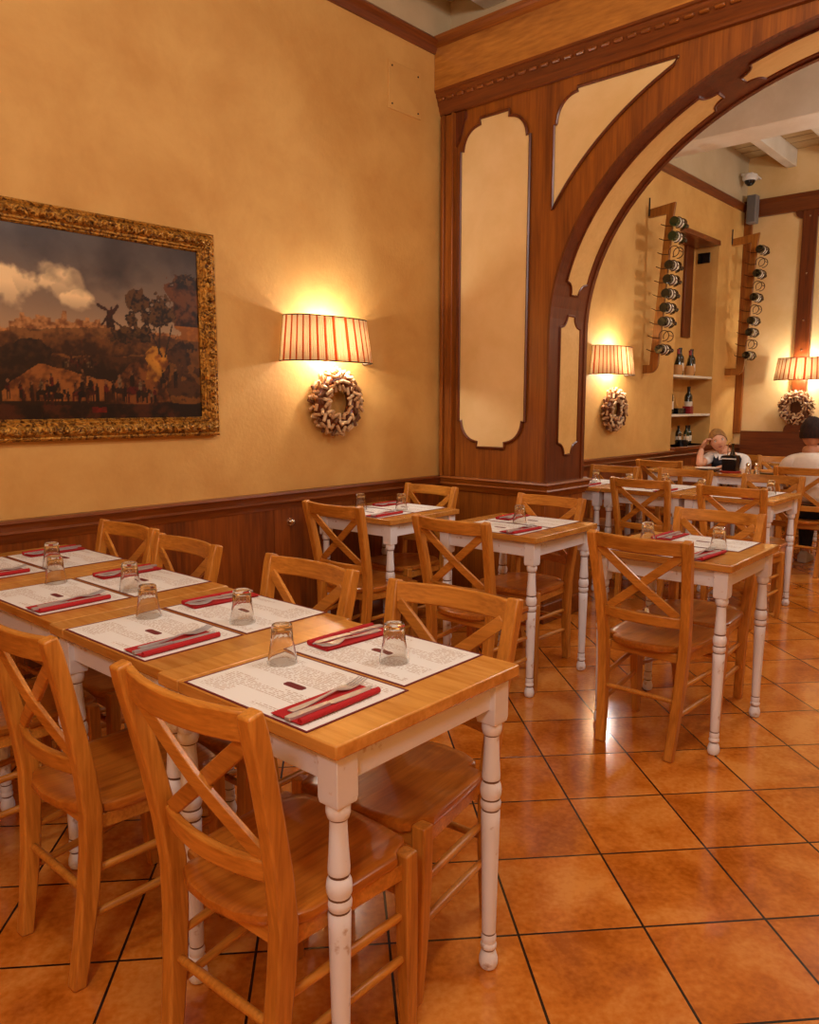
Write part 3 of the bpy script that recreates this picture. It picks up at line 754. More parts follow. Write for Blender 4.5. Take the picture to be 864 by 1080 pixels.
# ------------------------------------------------------------------ sconces
def make_sconce():
    t = thing('wall_sconce', (0, 0, 0), 0, 's', 'wall lamp'); N_ = 64
    zb_, zt_ = -.128, .113
    def P(u, z):
        k = (z-zb_)/(zt_-zb_); a_ = .312-.032*k; d_ = .175-.03*k
        e = lambda v, p: math.copysign(abs(v)**p, v)
        return (e(math.cos(u), .62)*d_, e(math.sin(u), .78)*a_, z)
    m = MB(); us = [-PI/2+PI*i/N_ for i in range(N_+1)]
    for i in range(N_):
        m.cur = 1 if i % 4 == 1 else 0
        off = .0035*(1 if i % 3 == 1 else 0)
        m.add([P(us[i], zb_), P(us[i+1], zb_), P(us[i+1], zt_), P(us[i], zt_)], [(0, 1, 2, 3)])
    o = m.build('lamp_shade', [SHADE_A, SHADE_B], t)
    md = o.modifiers.new('thick', 'SOLIDIFY'); md.thickness = .002
    e_ = MB(); e_.tube([P(u, zb_) for u in us], .0032, 6); e_.tube([P(u, zt_) for u in us], .0032, 6); [e_.tube([P(u, zb_), P(u, zt_)], .0028, 6) for u in (us[0], us[-1])]; e_.build('shade_trim', BLACKIRON, t)
    MB().box((.012, 0, -.02), (.024, .09, .09)).tube([(.02, 0, -.02), (.07, 0, -.03), (.085, 0, -.05)], .008, 8).build('wall_plate', BLACKIRON, t, .003)
    MB().lathe([(0, -.05), (.014, -.05), (.014, -.03), (.02, -.015), (.022, .0), (.018, .018), (.009, .03), (0, .033)], 14, (.085, 0, 0)).build('bulb', BULB, t)
    return Kind(t)
SCONCE = make_sconce()
def sconce(loc, rz, label, power):
    SCONCE.put(loc, rz, label, 'striped wall sconces')
    for dz in (.055, -.075):
        l = bpy.data.lights.new('bulb_light', 'POINT'); l.energy = power/2; l.color = (1, .95, .86); l.shadow_soft_size = .02
        o = bpy.data.objects.new('bulb_light', l); COL.objects.link(o)
        o.location = Vector(loc)+Matrix.Rotation(rz, 3, 'Z') @ Vector((.085, 0, dz))
SP1, SP2, SP3 = 24, 24, 24
sconce((XW, 2.99, 1.70), 0, 'lit half-round striped wall lamp on the front cream wall above the cork wreath', SP1)
sconce((XW, 6.31, 1.72), 0, 'lit striped wall lamp seen through the arch beside the pier', SP2)
sconce((-2.60, YB-.04, 1.73), -PI/2, 'lit striped wall lamp on the far wall, at the right edge of the photo', SP3)
# cork wreaths
def cork_mesh(m):
    g = MB(); g.lathe([(0, -.0215), (.0085, -.0215), (.0095, -.02), (.0095, .02), (.0085, .0215), (0, .0215)], 10); return g.mesh('cork', m)
CM = [cork_mesh(m) for m in (CORK, CORK2, CORK3)]
def cork_xf(i, n):
    """rings of corks round a torus; returns matrix (wreath lies in local YZ plane, x off the wall)"""
    a = 2*PI*random.random() if i < 0 else 2*PI*(i/n)+random.uniform(-.05, .05)
    return a
def wreath(loc, rz, label, split):
    t = thing('cork_wreath', loc, rz, label, 'wreath', 'cork wreaths')
    tor = MB(); tor.tube([(.05, .125*math.cos(2*PI*k/32), .125*math.sin(2*PI*k/32)) for k in range(32)], .038, 12, True)
    tor.build('wreath_base', DARKW, t)
    rnd = random.Random(3); items = []
    for b_ in range(5):
        n = (30, 26, 22, 20, 16)[b_]; th = (-.25, .35, 1.0, 1.75, 2.5)[b_]
        for k in range(n):
            a = 2*PI*(k+.5*(b_ % 2))/n+rnd.uniform(-.06, .06); r = .125+.052*math.cos(th); x = .05+.052*math.sin(th)
            c_ = Vector((x+rnd.uniform(-.006, .006), r*math.cos(a), r*math.sin(a)))
            rad = Vector((0, math.cos(a), math.sin(a))); tan = Vector((0, -math.sin(a), math.cos(a))); nx = (rad*math.cos(th)+Vector((1, 0, 0))*math.sin(th)).normalized()
            d = (tan*rnd.uniform(-1, 1)+rad*rnd.uniform(-.6, 1)+nx*rnd.uniform(-.1, .5)).normalized()
            items.append((c_, d, rnd.choice((0, 0, 0, 1, 2, 2))))
    if split:
        for c_, d, m in items:
            o = bpy.data.objects.new('cork', CM[m]); COL.objects.link(o); o.parent = t
            o.rotation_mode = 'QUATERNION'; o.rotation_quaternion = d.to_track_quat('Z', 'Y'); o.location = c_
            o.scale = (1, 1, rnd.uniform(.85, 1.1))
    else:
        g = MB()
        for c_, d, m in items:
            g.cur = m; g.lathe([(0, -.0215), (.0095, -.0215), (.0095, .0215), (0, .0215)], 8, c_, R=d.to_track_quat('Z', 'Y').to_matrix())
        o = g.build('corks', [CORK, CORK2, CORK3], t); o['kind'] = 'stuff'
wreath((XW, 3.04, 1.352), 0, 'round wreath of wine corks hanging under the front wall lamp', True)
wreath((XW, 6.36, 1.29), 0, 'round wreath of wine corks just beyond the arch, under its lamp', False)
wreath((-2.655, YB-.04, 1.30), -PI/2, "round wreath of wine corks on the far wall above the man's head", False)
# ------------------------------------------------------------------ painting
PY0, PY1, PZ0, PZ1 = .62, 2.268, 1.188, 2.150
def painting():
    t = thing('framed_painting', (XW, (PY0+PY1)/2, PZ0), 0, 'large gilt-framed oil landscape with clouds and a windmill on the left wall', 'painting')
    y0, y1 = -(PY1-PY0)/2, (PY1-PY0)/2; H_ = PZ1-PZ0
    prof = [(0, .0), (0, .030), (.010, .040), (.016, .036), (.030, .050), (.056, .046), (.066, .034), (.074, .036), (.080, .028), (.086, .030), (.092, .022), (.092, .0)]
    def frame_ring(i):
        u, d = prof[i]
        return [(d, y0+u, u), (d, y1-u, u), (d, y1-u, H_-u), (d, y0+u, H_-u)]
    f = MB(); f.loft([frame_ring(i) for i in range(len(prof))], False); f.build('gilt_frame', GOLD, t, smooth=False)
    # raised leaf ornament along the frame
    g = MB(); rnd = random.Random(5)
    def leaf(y, z, ang):
        for k in (-1, 0, 1):
            a = ang+k*.75+rnd.uniform(-.15, .15); L_ = .026 if k == 0 else .022
            pts = []
            for i in range(6):
                u = i/5; bend = k*.010*u*u
                dy, dz = math.cos(a)*(u*L_-.008)-math.sin(a)*bend, math.sin(a)*(u*L_-.008)+math.cos(a)*bend
                pts.append((.050+.010*math.sin(PI*u), y+dy, z+dz))
            g.tube(pts, [.0035, .0055, .0065, .006, .0045, .002], 6)
    step = .044
    ny = int((y1-y0-.06)/step); nz = int((H_-.06)/step)
    for k in range(ny+1):
        y = y0+.04+k*(y1-y0-.08)/ny; leaf(y, .042, PI/2+.5*(-1)**k); leaf(y, H_-.042, -PI/2+.5*(-1)**k)
    for k in range(1, nz):
        z = .04+k*(H_-.08)/nz; leaf(y1-.042, z, PI+.5*(-1)**k); leaf(y0+.042, z, .5*(-1)**k)
    g.build('leaf_carving', GOLD, t)
    # canvas: colour computed per vertex by a little landscape painter
    import mathutils.noise as mn
    NX_, NZ_ = 330, 190; a0, a1, b0, b1 = y0+.09, y1-.09, .09, H_-.09
    def fb(x, y, s, o=5): return mn.fractal(Vector((x*s, y*s, 3.7)), 1.0, 2.0, o)
    def mix(a, b_, k): k = max(0, min(1, k)); return tuple(p*(1-k)+q*k for p, q in zip(a, b_))
    R_ = lambda *c: c
    rf = random.Random(11); figs = []
    cols = ((30, 18, 14), (96, 34, 18), (24, 18, 22), (126, 76, 42), (164, 132, 98), (120, 24, 18), (60, 34, 20))
    for cx_, n, zz0, sp_, sz in ((.70, 9, .115, .022, 1.25), (.60, 4, .10, .022, 1.0), (.49, 6, .09, .020, 1.0), (.815, 4, .105, .018, .9), (.60, 9, .285, .013, .5), (.46, 5, .12, .03, .9)):
        for k in range(n):
            figs.append((cx_+(k-n/2)*sp_+rf.uniform(-.006, .006), zz0+rf.uniform(-.012, .014), sz*rf.uniform(.8, 1.15), rf.choice(cols), rf.choice(cols), rf.random() < .55))
    figs.append((.905, .20, 1.2, (22, 14, 10), (22, 14, 10), False)); figs.append((.86, .195, .8, (40, 22, 12), (40, 22, 12), True))
    def paint(u, v):
        asp = 1.75; x = u*asp
        n1 = fb(x, v, 3.2); n2 = fb(x+9, v, 9); n3 = fb(x+4, v+2, 30, 3); n4 = fb(x+1, v+7, 62, 2)
        # sky: warm grey with piled cream clouds to the left, darker towards the top and right
        sky = mix((150, 124, 98), (92, 82, 76), (v-.50)/.42)
        cl = 0
        for cx_, cz_, rx, rz_ in ((.34, .66, .16, .10), (.44, .70, .10, .10), (.555, .74, .06, .11), (.60, .64, .06, .06), (.50, .80, .05, .05), (.22, .74, .14, .13)):
            q_ = 1-((u-cx_)/rx)**2-((v-cz_)/rz_)**2+n2*1.1+n1*.5
            cl = max(cl, min(1, q_*1.5)*(.55+.45*min(1, max(0, (v-cz_)/rz_+.6))))
        col = mix(sky, (226, 196, 148), cl)
        col = mix(col, (70, 60, 56), (v-.80)*2.6+n1*.9+n2*.3)
        col = mix(col, (188, 154, 112), (.60-v)*2.2)
        hor = .475+.018*math.sin(u*9+1)+.012*n2+(.028 if .40 < u < .70 else 0)
        # town and far ridge
        tb = hor+.010
        if .40 < u < .66: tb += (.012, .028, .02, .034, .008, .022, .03, .014)[int(u*70) % 8]
        if .545 < u < .562: tb = hor+.085-(.02 if abs(u-.5535) > .006 else 0)
        if .43 < u < .50: tb += .022
        if hor-.02 < v < tb: col = mix((172, 124, 78), (112, 72, 42), .5+n3*.9+n4*.6)
        # windmill: body and four sails
        du, dv = (u-.692)*asp, v-(hor+.030)
        if abs(du) < .024-.16*max(0, dv) and -.05 < dv < .055: col = mix((70, 40, 22), (40, 24, 14), .5+n4)
        for ang in (.95, .95+PI/2):
            p_, q_ = du*math.cos(ang)+(dv-.045)*math.sin(ang), -du*math.sin(ang)+(dv-.045)*math.cos(ang)
            if abs(q_) < .0055+.003*(p_ > .02) and abs(p_) < .085: col = (62, 36, 22)
        # rolling hills, each with a lit crest and a shaded flank
        for hb_, ha_, hs, ph, c0, c1 in ((hor-.012, .0, 8, 0, (182, 122, 66), (96, 58, 28)), (.425, .022, 9, 2.0, (150, 94, 44), (70, 42, 22)), (.375, .03, 7, .5, (168, 108, 52), (60, 36, 20)), (.325, .03, 6, 3.3, (104, 62, 28), (44, 26, 14))):
            top = hb_+ha_*math.sin(u*hs+ph)+.014*n2
            if v < top: col = mix(c0, c1, (top-v)*11+n3*.55+n2*.6+n4*.35)
        # dark rounded thicket at left, lit sandy bank under it
        q_ = ((u-.44)/.085)**2+((v-.33)/.085)**2+n2*.5+n3*.3
        if q_ < 1: col = mix((86, 54, 28), (40, 24, 14), .5+n3*1.4+(v < .33)*.3)
        bt = .30-max(0, (.47-u))*1.5-max(0, u-.47)*.45+.014*n2
        if u > .37 and v < bt and v > .10: col = mix((206, 128, 62), (110, 58, 24), (bt-v)*3.4+n2*1.1+n3*.7+n4*.3)
        # broken ground to the right with the golden sandstone face
        if u > .66:
            top = .27+.05*math.sin((u-.66)*14)+.03*n2
            top = min(top, .12+(u-.66)*2.2)
            if v < top: col = mix((178, 104, 46), (70, 36, 16), .5+n2*1.3+n3*.9)
        gx = (u-.845)/.055; gz = (v-.345)/.11
        if abs(gx)+abs(gz)*.75+n2*.6 < 1: col = mix((232, 160, 60), (140, 78, 26), .35+n3*1.2+gx*.4-gz*.2)
        # right-hand cliff
        cliff_x = .905-.05*max(0, .62-v)+.045*n1+.03*n2
        if u > cliff_x and v < .845+.03*n2: 
            col = mix((104, 64, 34), (36, 20, 12), .45+n1*1.1+n3*1.0+n2*.6)
            if n2 > .10 and v < .55: col = mix(col, (214, 136, 46), .55)
        # tree: many leaf clumps on thin branches
        for tx, tz, rx, rz_ in ((.79, .655, .045, .075), (.845, .655, .05, .07), (.815, .585, .055, .06), (.875, .60, .035, .06), (.765, .575, .03, .055), (.74, .47, .055, .055), (.79, .485, .05, .06), (.945, .81, .04, .018), (.965, .84, .03, .016)):
            q_ = ((u-tx)/rx)**2+((v-tz)/rz_)**2+n2*.8+n3*1.0
            if q_ < .9: col = mix((92, 64, 34), (34, 22, 14), .55+n4*1.6+n3*1.1-(v-tz)/rz_*.35)
        for bx, bz, ex, ez in ((.86, .36, .80, .60), (.85, .38, .86, .62), (.87, .36, .90, .55), (.90, .79, .975, .86)):
            t_ = max(0, min(1, ((u-bx)*(ex-bx)+(v-bz)*(ez-bz))/((ex-bx)**2+(ez-bz)**2)))
            if math.hypot((u-bx-(ex-bx)*t_)*asp, v-bz-(ez-bz)*t_) < .0055*(1-.5*t_)+.002*n3: col = (58, 40, 28)
        if v < .085+.025*n1+.05*max(0, u-.75): col = mix((96, 46, 22), (26, 14, 10), .55+n2*1.3+n3*.9)
        for fx, fz, k_, fc, hc, horse in figs:
            a_, b_ = (u-fx)*asp/k_, (v-fz)/k_
            if not -.05 < a_ < .05 or not -.05 < b_ < .13: continue
            if horse and ((a_/.026)**2+((b_-.030)/.017)**2 < 1 or (abs(abs(a_)-.016) < .004 and -.02 < b_ < .03) or ((a_-.028)/.008)**2+((b_-.05)/.014)**2 < 1): col = mix(hc, (20, 12, 8), .2+n4)
            top_ = .028 if horse else 0
            if (a_/.011)**2+((b_-top_-.042)/.026)**2 < 1: col = mix(fc, (20, 12, 8), .15+n4)
            if (a_/.007)**2+((b_-top_-.075)/.010)**2 < 1: col = mix((176, 120, 80), (40, 22, 14), .4+n4*2)
            if not horse and abs(abs(a_)-.005) < .0035 and -.02 < b_ < .03: col = (34, 20, 14)
        if abs(u-.645) < .022 and .035 < v < .062+.01*n3: col = mix((196, 40, 30), (120, 22, 16), .5+n3)
        if v < hor-.01: col = mix(col, (44, 34, 24), .42-.25*max(0, 1-abs(gx)-abs(gz)))
        col = [(c-70)*1.18+60 for c in col]
        return [((max(0, c)/255)/12.92 if c < 10 else ((max(0, c)/255+.055)/1.055)**2.4) for c in col]
    cv = MB(); vs = []; fs = []
    for jz in range(NZ_):
        for iy in range(NX_):
            vs.append((.018, a0+(a1-a0)*iy/(NX_-1), b0+(b1-b0)*jz/(NZ_-1)))
    for jz in range(NZ_-1):
        for iy in range(NX_-1):
            k = jz*NX_+iy; fs.append((k, k+1, k+NX_+1, k+NX_))
    me = bpy.data.meshes.new('canvas'); me.from_pydata(vs, [], fs)
    at = me.color_attributes.new('paint', 'FLOAT_COLOR', 'POINT'); buf = []
    for jz in range(NZ_):
        for iy in range(NX_): buf += list(paint(iy/(NX_-1), jz/(NZ_-1)))+[1]
    at.data.foreach_set('color', buf)
    m, nt, b_ = new_mat('oil_painting'); a_ = nt.nodes.new('ShaderNodeAttribute'); a_.attribute_name = 'paint'
    nt.links.new(a_.outputs['Color'], b_.inputs['Base Color']); b_.inputs['Roughness'].default_value = .35
    me.materials.append(m); o = bpy.data.objects.new('canvas', me); COL.objects.link(o); o.parent = t
    MB().mm((0, y0+.02, .02), (.012, y1-.02, H_-.02)).build('backing_board', DARKW, t)
painting()
# access plate and knob on the left wall
ap = thing('access_panel', (XW, 3.665, 3.2), 0, 'square cream cover plate with four screws high on the left wall', 'cover plate')
MB().box((.006, 0, 0), (.012, .285, .265)).build('plate', WALL, ap, .003)
for sy in (-1, 1):
    for sz in (-1, 1): MB().lathe([(0, 0), (.006, 0), (.005, .003), (0, .004)], 8, (.012, sy*.115, sz*.105), R=Matrix.Rotation(PI/2, 3, 'Y')).build('screw', BLACKIRON, ap)
kb = thing('wall_hook', (XW+.02, 2.71, .70), 0, 'small round chrome knob on the dark panelling of the left wall', 'knob')
MB().lathe([(0, 0), (.024, 0), (.022, .006), (.012, .008)], 16, R=Matrix.Rotation(PI/2, 3, 'Y')).build('rose', CHROME, kb)
MB().lathe([(.008, .006), (.008, .014), (.015, .02), (.016, .027), (.008, .033), (0, .034)], 16, R=Matrix.Rotation(PI/2, 3, 'Y')).build('knob', CHROME, kb)
# ------------------------------------------------------------------ wine racks and bottles
def make_bottle(name, mat, cap, label=True, chianti=False):
    t = thing(name, (0, 0, 0), 0, 'b', 'bottle')
    if chianti:
        MB().lathe([(0, 0), (.042, 0), (.050, .02), (.053, .05), (.050, .08), (.040, .105)], 16).build('straw_basket', STRAW, t)
        MB().lathe([(.0395, .10), (.034, .125), (.022, .165), (.0145, .19), (.0135, .25), (.0155, .252), (.0155, .262), (0, .262)], 16).build('glass_body', mat, t)
    else:
        MB().lathe([(0, .004), (.03, 0), (.0355, .004), (.0365, .02), (.0365, .175), (.033, .195), (.018, .22), (.0145, .235), (.0138, .27), (.0158, .272), (.0158, .285), (0, .285)], 18).build('glass_body', mat, t)
        if label: MB().lathe([(.0369, .05), (.0369, .13)], 18, cap=False).build('paper_label', LABEL, t)
    zc = .215 if chianti else .238
    MB().lathe([(.0149, zc), (.0145, zc+.03), (.0165, zc+.032), (.0165, zc+.05), (0, zc+.051)], 12).build('capsule', cap, t)
    return Kind(t)
BOT = make_bottle('wine_bottle', BLACKGL, BLACKPL); BOTG = make_bottle('wine_bottle', GREENGL, BLACKPL)
CHI = make_bottle('straw_flask_bottle', BLACKGL, REDCAP, chianti=True)
def rack(yw, z0, z1, x_top, x_bot, full, label, blab, group):
    t = thing('wine_rack', (XW, yw, 0), 0, label, 'wine rack', 'wall wine racks')
    T0 = .055
    xt, xb = x_top-XW, x_bot-XW
    poly = [(0, z1), (xt+.035, z1+.03), (xt+.02, z1-.09), (xb+.035, z0+.14)]
    poly += corner(xb-.045, z0+.11, .08, .11, 0, -PI/2, 8)
    poly += [(0, z0), (0, z0+.075), (xb-.05, z0+.075), (xt-.045, z1-.065), (0, z1-.075)]
    MB().prism(poly, lambda u, v, w_: (u, w_, v), -.0175, .0175).build('bent_plank', wood('rack_wood', srgb(120, 66, 18), srgb(176, 112, 40), 2, 9, .4) if 'rack_wood' not in bpy.data.materials else bpy.data.materials['rack_wood'], t, .004)
    MB().tube([(.008, -.02, z1-.06), (.008, -.02, z1+.10)], .006, 6).build('wall_hook', BLACKIRON, t)
    n = len(full)
    for k in range(n):
        u = (k+.55)/(n+.1); x = xt+(xb-xt)*u; z = z1-.10+(z0+.14-z1+.10)*u
        h = MB(); rc = Vector((x+.092, -.055, z)); R_ = .047
        # spring ring either side plus a tail that pegs into the plank
        for dy in (-.02, .075):
            h.tube([(rc.x+R_*math.cos(a), rc.y+dy, rc.z+R_*math.sin(a)) for a in [PI*1.15-2*PI*.86*i/20 for i in range(21)]], .0042, 6)
        h.tube([(rc.x+R_*math.cos(PI*1.15), rc.y-.02, rc.z+R_*math.sin(PI*1.15)), (x-.02, -.055, z-.012), (x-.075, -.045, z+.012)], .0042, 6)
        h.tube([(rc.x+R_*.98, rc.y-.02, rc.z+.0), (rc.x+R_*1.06, rc.y+.03, rc.z), (rc.x+R_*.98, rc.y+.075, rc.z)], .0042, 6)
        h.build('ring_holder', IRON, t)
        if full[k]:
            kd = BOTG if k < 2 and yw < 8 else BOT
            kd.put((XW+rc.x, yw-.155, z), 0, blab % ORD[k], group, rot=(-PI/2, 0, 0)).scale = (1.16, 1.16, 1.0)
ORD = ['topmost', 'second', 'third', 'fourth', 'fifth', 'sixth', 'seventh', 'eighth', 'ninth', 'lowest']
rack(7.0, 1.625, 3.10, -3.135, -3.235, [1, 1, 0, 1, 1, 1, 1, 1, 0, 1], 'bent wooden wine rack on the wall left of the niche', 'wine bottle lying in the %s ring of the left wall rack', 'bottles in the left rack')
rack(9.07, 1.66, 3.15, -3.09, -3.175, [1, 0, 1, 0, 1, 0, 1, 1, 0, 1], 'bent wooden wine rack on the wall right of the niche, near the far corner', 'wine bottle lying in the %s ring of the right wall rack', 'bottles in the right rack')
NB = 'bottles in the wall niche'
CHI.put((-3.42, 7.94, 1.635), 0, 'straw-covered flask at the left of the upper niche shelf', NB); BOT.put((-3.47, 8.10, 1.635), 0, 'tall dark bottle between the two straw flasks on the upper shelf', NB)
CHI.put((-3.42, 8.24, 1.635), 0, 'straw-covered flask right of the tall bottle on the upper shelf', NB); BOT.put((-3.47, 8.40, 1.635), 0, 'dark bottle with pale label, rightmost on the upper niche shelf', NB)
BOT.put((-3.44, 7.82, 1.235), 0, 'dark bottle at the left end of the lower niche shelf', NB); BOT.put((-3.44, 8.30, 1.235), 0, 'dark bottle right of the red box on the lower niche shelf', NB)
tag(MB().box((-3.45, 8.03, 1.265), (.12, .2, .06)).build('gift_box', BLACKPL, bevel=.004), 'low black box between bottles on the lower niche shelf', 'box')
tag(MB().box((-3.40, 8.20, 1.275), (.09, .08, .08)).build('gift_box', REDCAP, bevel=.004), 'small red box on the lower niche shelf', 'box')
for k, (y, kd) in enumerate(((8.1, BOT), (8.24, BOTG), (8.38, BOT))):
    kd.put((-3.50+.03*(k % 2), y+.12, .90), 0, 'dark bottle standing on the niche ledge, %s of three' % ('leftmost', 'middle one', 'rightmost')[k], NB).scale = (.85, .85, .72)
bk = thing('bottle_caddy', (-3.36, 7.98, .90), 0, 'low black caddy on the niche ledge beside the bottles', 'caddy')
MB().lathe([(0, 0), (.06, 0), (.066, .06), (.06, .065), (.055, .01), (0, .01)], 16).build('bowl', BLACKPL, bk); MB().tube([(-.04, 0, .06), (-.03, .0, .12), (.04, 0, .12), (.05, 0, .06)], .005, 6).build('handle', CHROME, bk)
# speaker and camera in the far corner
sp_ = thing('wall_speaker', (-3.235, YB-.13, 3.49), 0, 'grey box loudspeaker mounted high in the far corner', 'speaker')
MB().box((0, 0, 0), (.10, .12, .30)).build('cabinet', GREY, sp_, .008); MB().box((.004, -.062, 0), (.085, .008, .28)).build('speaker_grille', plain('speaker_mesh', srgb(104, 98, 92), .8), sp_, .003); MB().box((0, .09, 0), (.03, .08, .03)).build('bracket', BLACKIRON, sp_)
cm = thing('dome_camera', (-3.235, 9.18, 3.80), 0, 'white dome security camera in the far ceiling corner', 'camera')
MB().box((-.02, .1, .035), (.12, .3, .02)).build('mounting_arm', WHITEPL, cm, .003)
MB().lathe([(0, .03), (.075, .03), (.08, .015), (.078, -.015), (.062, -.03), (0, -.03)], 20).build('housing', WHITEPL, cm)
MB().lathe([(.058, -.028), (.05, -.055), (.03, -.078), (0, -.086)], 20).build('dark_dome', BLACKPL, cm)
# ------------------------------------------------------------------ things on the second row beyond the arch
def on(x, y, z=TH): return (x, y, z+.0003)
cd = thing('condiment_caddy', on(-2.42, 6.80), 0, 'black oil and vinegar caddy on a red base before the seated woman', 'caddy')
MB().lathe([(0, 0), (.085, 0), (.085, .018), (0, .018)], 20).build('base', REDB, cd, .003)
MB().box((0, 0, .085), (.12, .1, .13)).build('holder', BLACKPL, cd, .006)
MB().box((0, -.051, .122), (.12, .004, .010)).build('white_band', WHITEPL, cd)
MB().lathe([(.022, .15), (.02, .17), (.01, .195), (.0085, .235), (.011, .237), (.011, .25), (0, .25)], 12, (.01, 0, 0)).build('oil_cruet', BLACKGL, cd)
MB().tube([(-.03, 0, .15), (-.03, 0, .245), (-.015, 0, .26), (-.0, 0, .245)], .004, 6).build('carry_handle', CHROME, cd)
def make_shaker():
    t = thing('shaker', (0, 0, 0), 0, 's', 'shaker')
    MB().lathe([(0, 0), (.022, 0), (.024, .01), (.017, .06), (.016, .065), (0, .065)], 14).build('jar', GLASS, t); MB().lathe([(.018, .064), (.019, .08), (.012, .092), (0, .094)], 14).build('cap', CHROME, t)
    return Kind(t)
SHK = make_shaker()
SG = 'salt and pepper shakers'
SHK.put(on(-2.275, 6.80), 0, 'glass shaker with metal cap, left of the pair beside the black caddy', SG); SHK.put(on(-2.215, 6.83), 0, 'glass shaker with metal cap, right of the pair beside the black caddy', SG)
SHK.put(on(-2.30, 8.36), 0, "glass shaker on the farthest table, left of the man's head", SG); SHK.put(on(-2.20, 8.40), 0, 'glass shaker on the farthest table, the one nearer the man', SG)
tag(MB().lathe([(0, 0), (.07, 0), (.115, .014), (.117, .017), (.07, .005), (0, .004)], 28, on(-2.125, 6.93)).build('dinner_plate', PORC), 'white dinner plate under the pizza between the man and the shakers', 'plate')
tag(MB().lathe([(0, 0), (.098, 0), (.104, .007), (.098, .013), (.085, .008), (0, .007)], 24, on(-2.125, 6.93, TH+.016)).build('pizza', PIZZA), "baked pizza on the white plate between the man and the shakers", 'pizza')
for k, (x, y, z, m, lb) in enumerate(((-2.62, 6.80, 0, BLACKPL, 'dark plate, lower of two stacked left of the black caddy'), (-2.62, 6.80, .018, PORC, 'white plate stacked on a dark plate left of the black caddy'))):
    tag(MB().lathe([(0, 0), (.06, 0), (.10, .012), (.102, .016), (.06, .005), (0, .004)], 24, on(x, y, TH+z)).build('side_plate', m), lb, 'plate')
tag(MB().box(on(-2.50, 6.93, TH+.006), (.12, .10, .012)).build('paper_napkin', WHITEPL, bevel=.003), 'crumpled white paper napkin between the plates and the black caddy', 'napkin')
# ------------------------------------------------------------------ people
def skin_mesh(verts, edges, radii, sub=2):
    me = bpy.data.meshes.new('skin_src'); me.from_pydata(verts, edges, []); o = bpy.data.objects.new('skin_src', me); COL.objects.link(o)
    md = o.modifiers.new('s', 'SKIN'); md.use_smooth_shade = True
    for i, d in enumerate(me.skin_vertices[0].data):
        r = radii[i]; d.radius = r if isinstance(r, tuple) else (r, r); d.use_root = (i == 0)
    sb = o.modifiers.new('d', 'SUBSURF'); sb.levels = sub; sb.render_levels = sub
    dg = bpy.context.evaluated_depsgraph_get(); dg.update()
    r = bpy.data.meshes.new_from_object(o.evaluated_get(dg)); bpy.data.objects.remove(o)
    return r
def joined(meshes, name, mats, parent):
    v, f, mi = [], [], []
    for me, k in meshes:
        o = len(v); v += [tuple(p.co) for p in me.vertices]; f += [tuple(i+o for i in p.vertices) for p in me.polygons]; mi += [k]*len(me.polygons)
    me = bpy.data.meshes.new(name); me.from_pydata(v, [], f)
    for m in mats: me.materials.append(m)
    me.polygons.foreach_set('material_index', mi); me.shade_smooth()
    o = bpy.data.objects.new(name, me); COL.objects.link(o); o.parent = parent; return o
def chain(segs):
    """segs: list of chains [(point, radius)...]; a chain whose first entry is an int starts from that vertex"""
    V, E, R_ = [], [], []
    for ch in segs:
        prev = None
        for c_ in ch:
            if isinstance(c_, int): prev = c_; continue
            V.append(c_[0]); R_.append(c_[1]); i = len(V)-1
            if prev is not None: E.append((prev, i))
            prev = i
    return V, E, R_
def head_mesh(c_, s, M, face=True):
    """face looks along local -y before M; s = face height"""
    m = MB(); n, k = 28, 22; rings = []
    for i in range(k+1):
        th = PI*i/k; z = -math.cos(th); r = math.sin(th); rg = []
        for j_ in range(n):
            a = 2*PI*j_/n; x, y = r*math.cos(a), r*math.sin(a)
            X, Y, Z = x*.37, y*.45, z*.52
            if Z < 0: X *= 1-.30*(-Z/.52)**1.5; Y = Y*(1-.14*(-Z/.52)) - (.05*(-Z/.52) if y < 0 else -.0)
            if y < 0 and face:
                nose = math.exp(-(X/.05)**2-((Z+.06)/.07)**2)*.085+math.exp(-(X/.035)**2-((Z-.05)/.10)**2)*.035
                eye = sum(math.exp(-((X-sx*.145)/.07)**2-((Z-.04)/.045)**2) for sx in (-1, 1))*.035
                brow = math.exp(-((Z-.12)/.04)**2)*math.exp(-(X/.25)**2)*.018
                lip = math.exp(-(X/.09)**2-((Z+.235)/.035)**2)*.025; chin = math.exp(-(X/.10)**2-((Z+.42)/.07)**2)*.03
                cheek = sum(math.exp(-((X-sx*.19)/.09)**2-((Z+.08)/.09)**2) for sx in (-1, 1))*.015
                Y -= nose+brow+lip+chin+cheek-eye
            rg.append(tuple(Vector(c_)+M @ (Vector((X, Y, Z))*s)))
        rings.append(rg)
    m.loft(rings)
    # ears
    for sx in (-1, 1):
        e = [Vector((sx*(.37+.03*math.sin(a)), .02+.05*math.cos(a), -.03+.11*math.sin(a)))*s for a in [2*PI*q/10 for q in range(10)]]
        m.tube([tuple(Vector(c_)+M @ p) for p in e], .022*s, 6, True)
    return m.mesh('head', SKIN)
def put(c_, M, s, p): return tuple(Vector(c_)+M @ (Vector(p)*s))
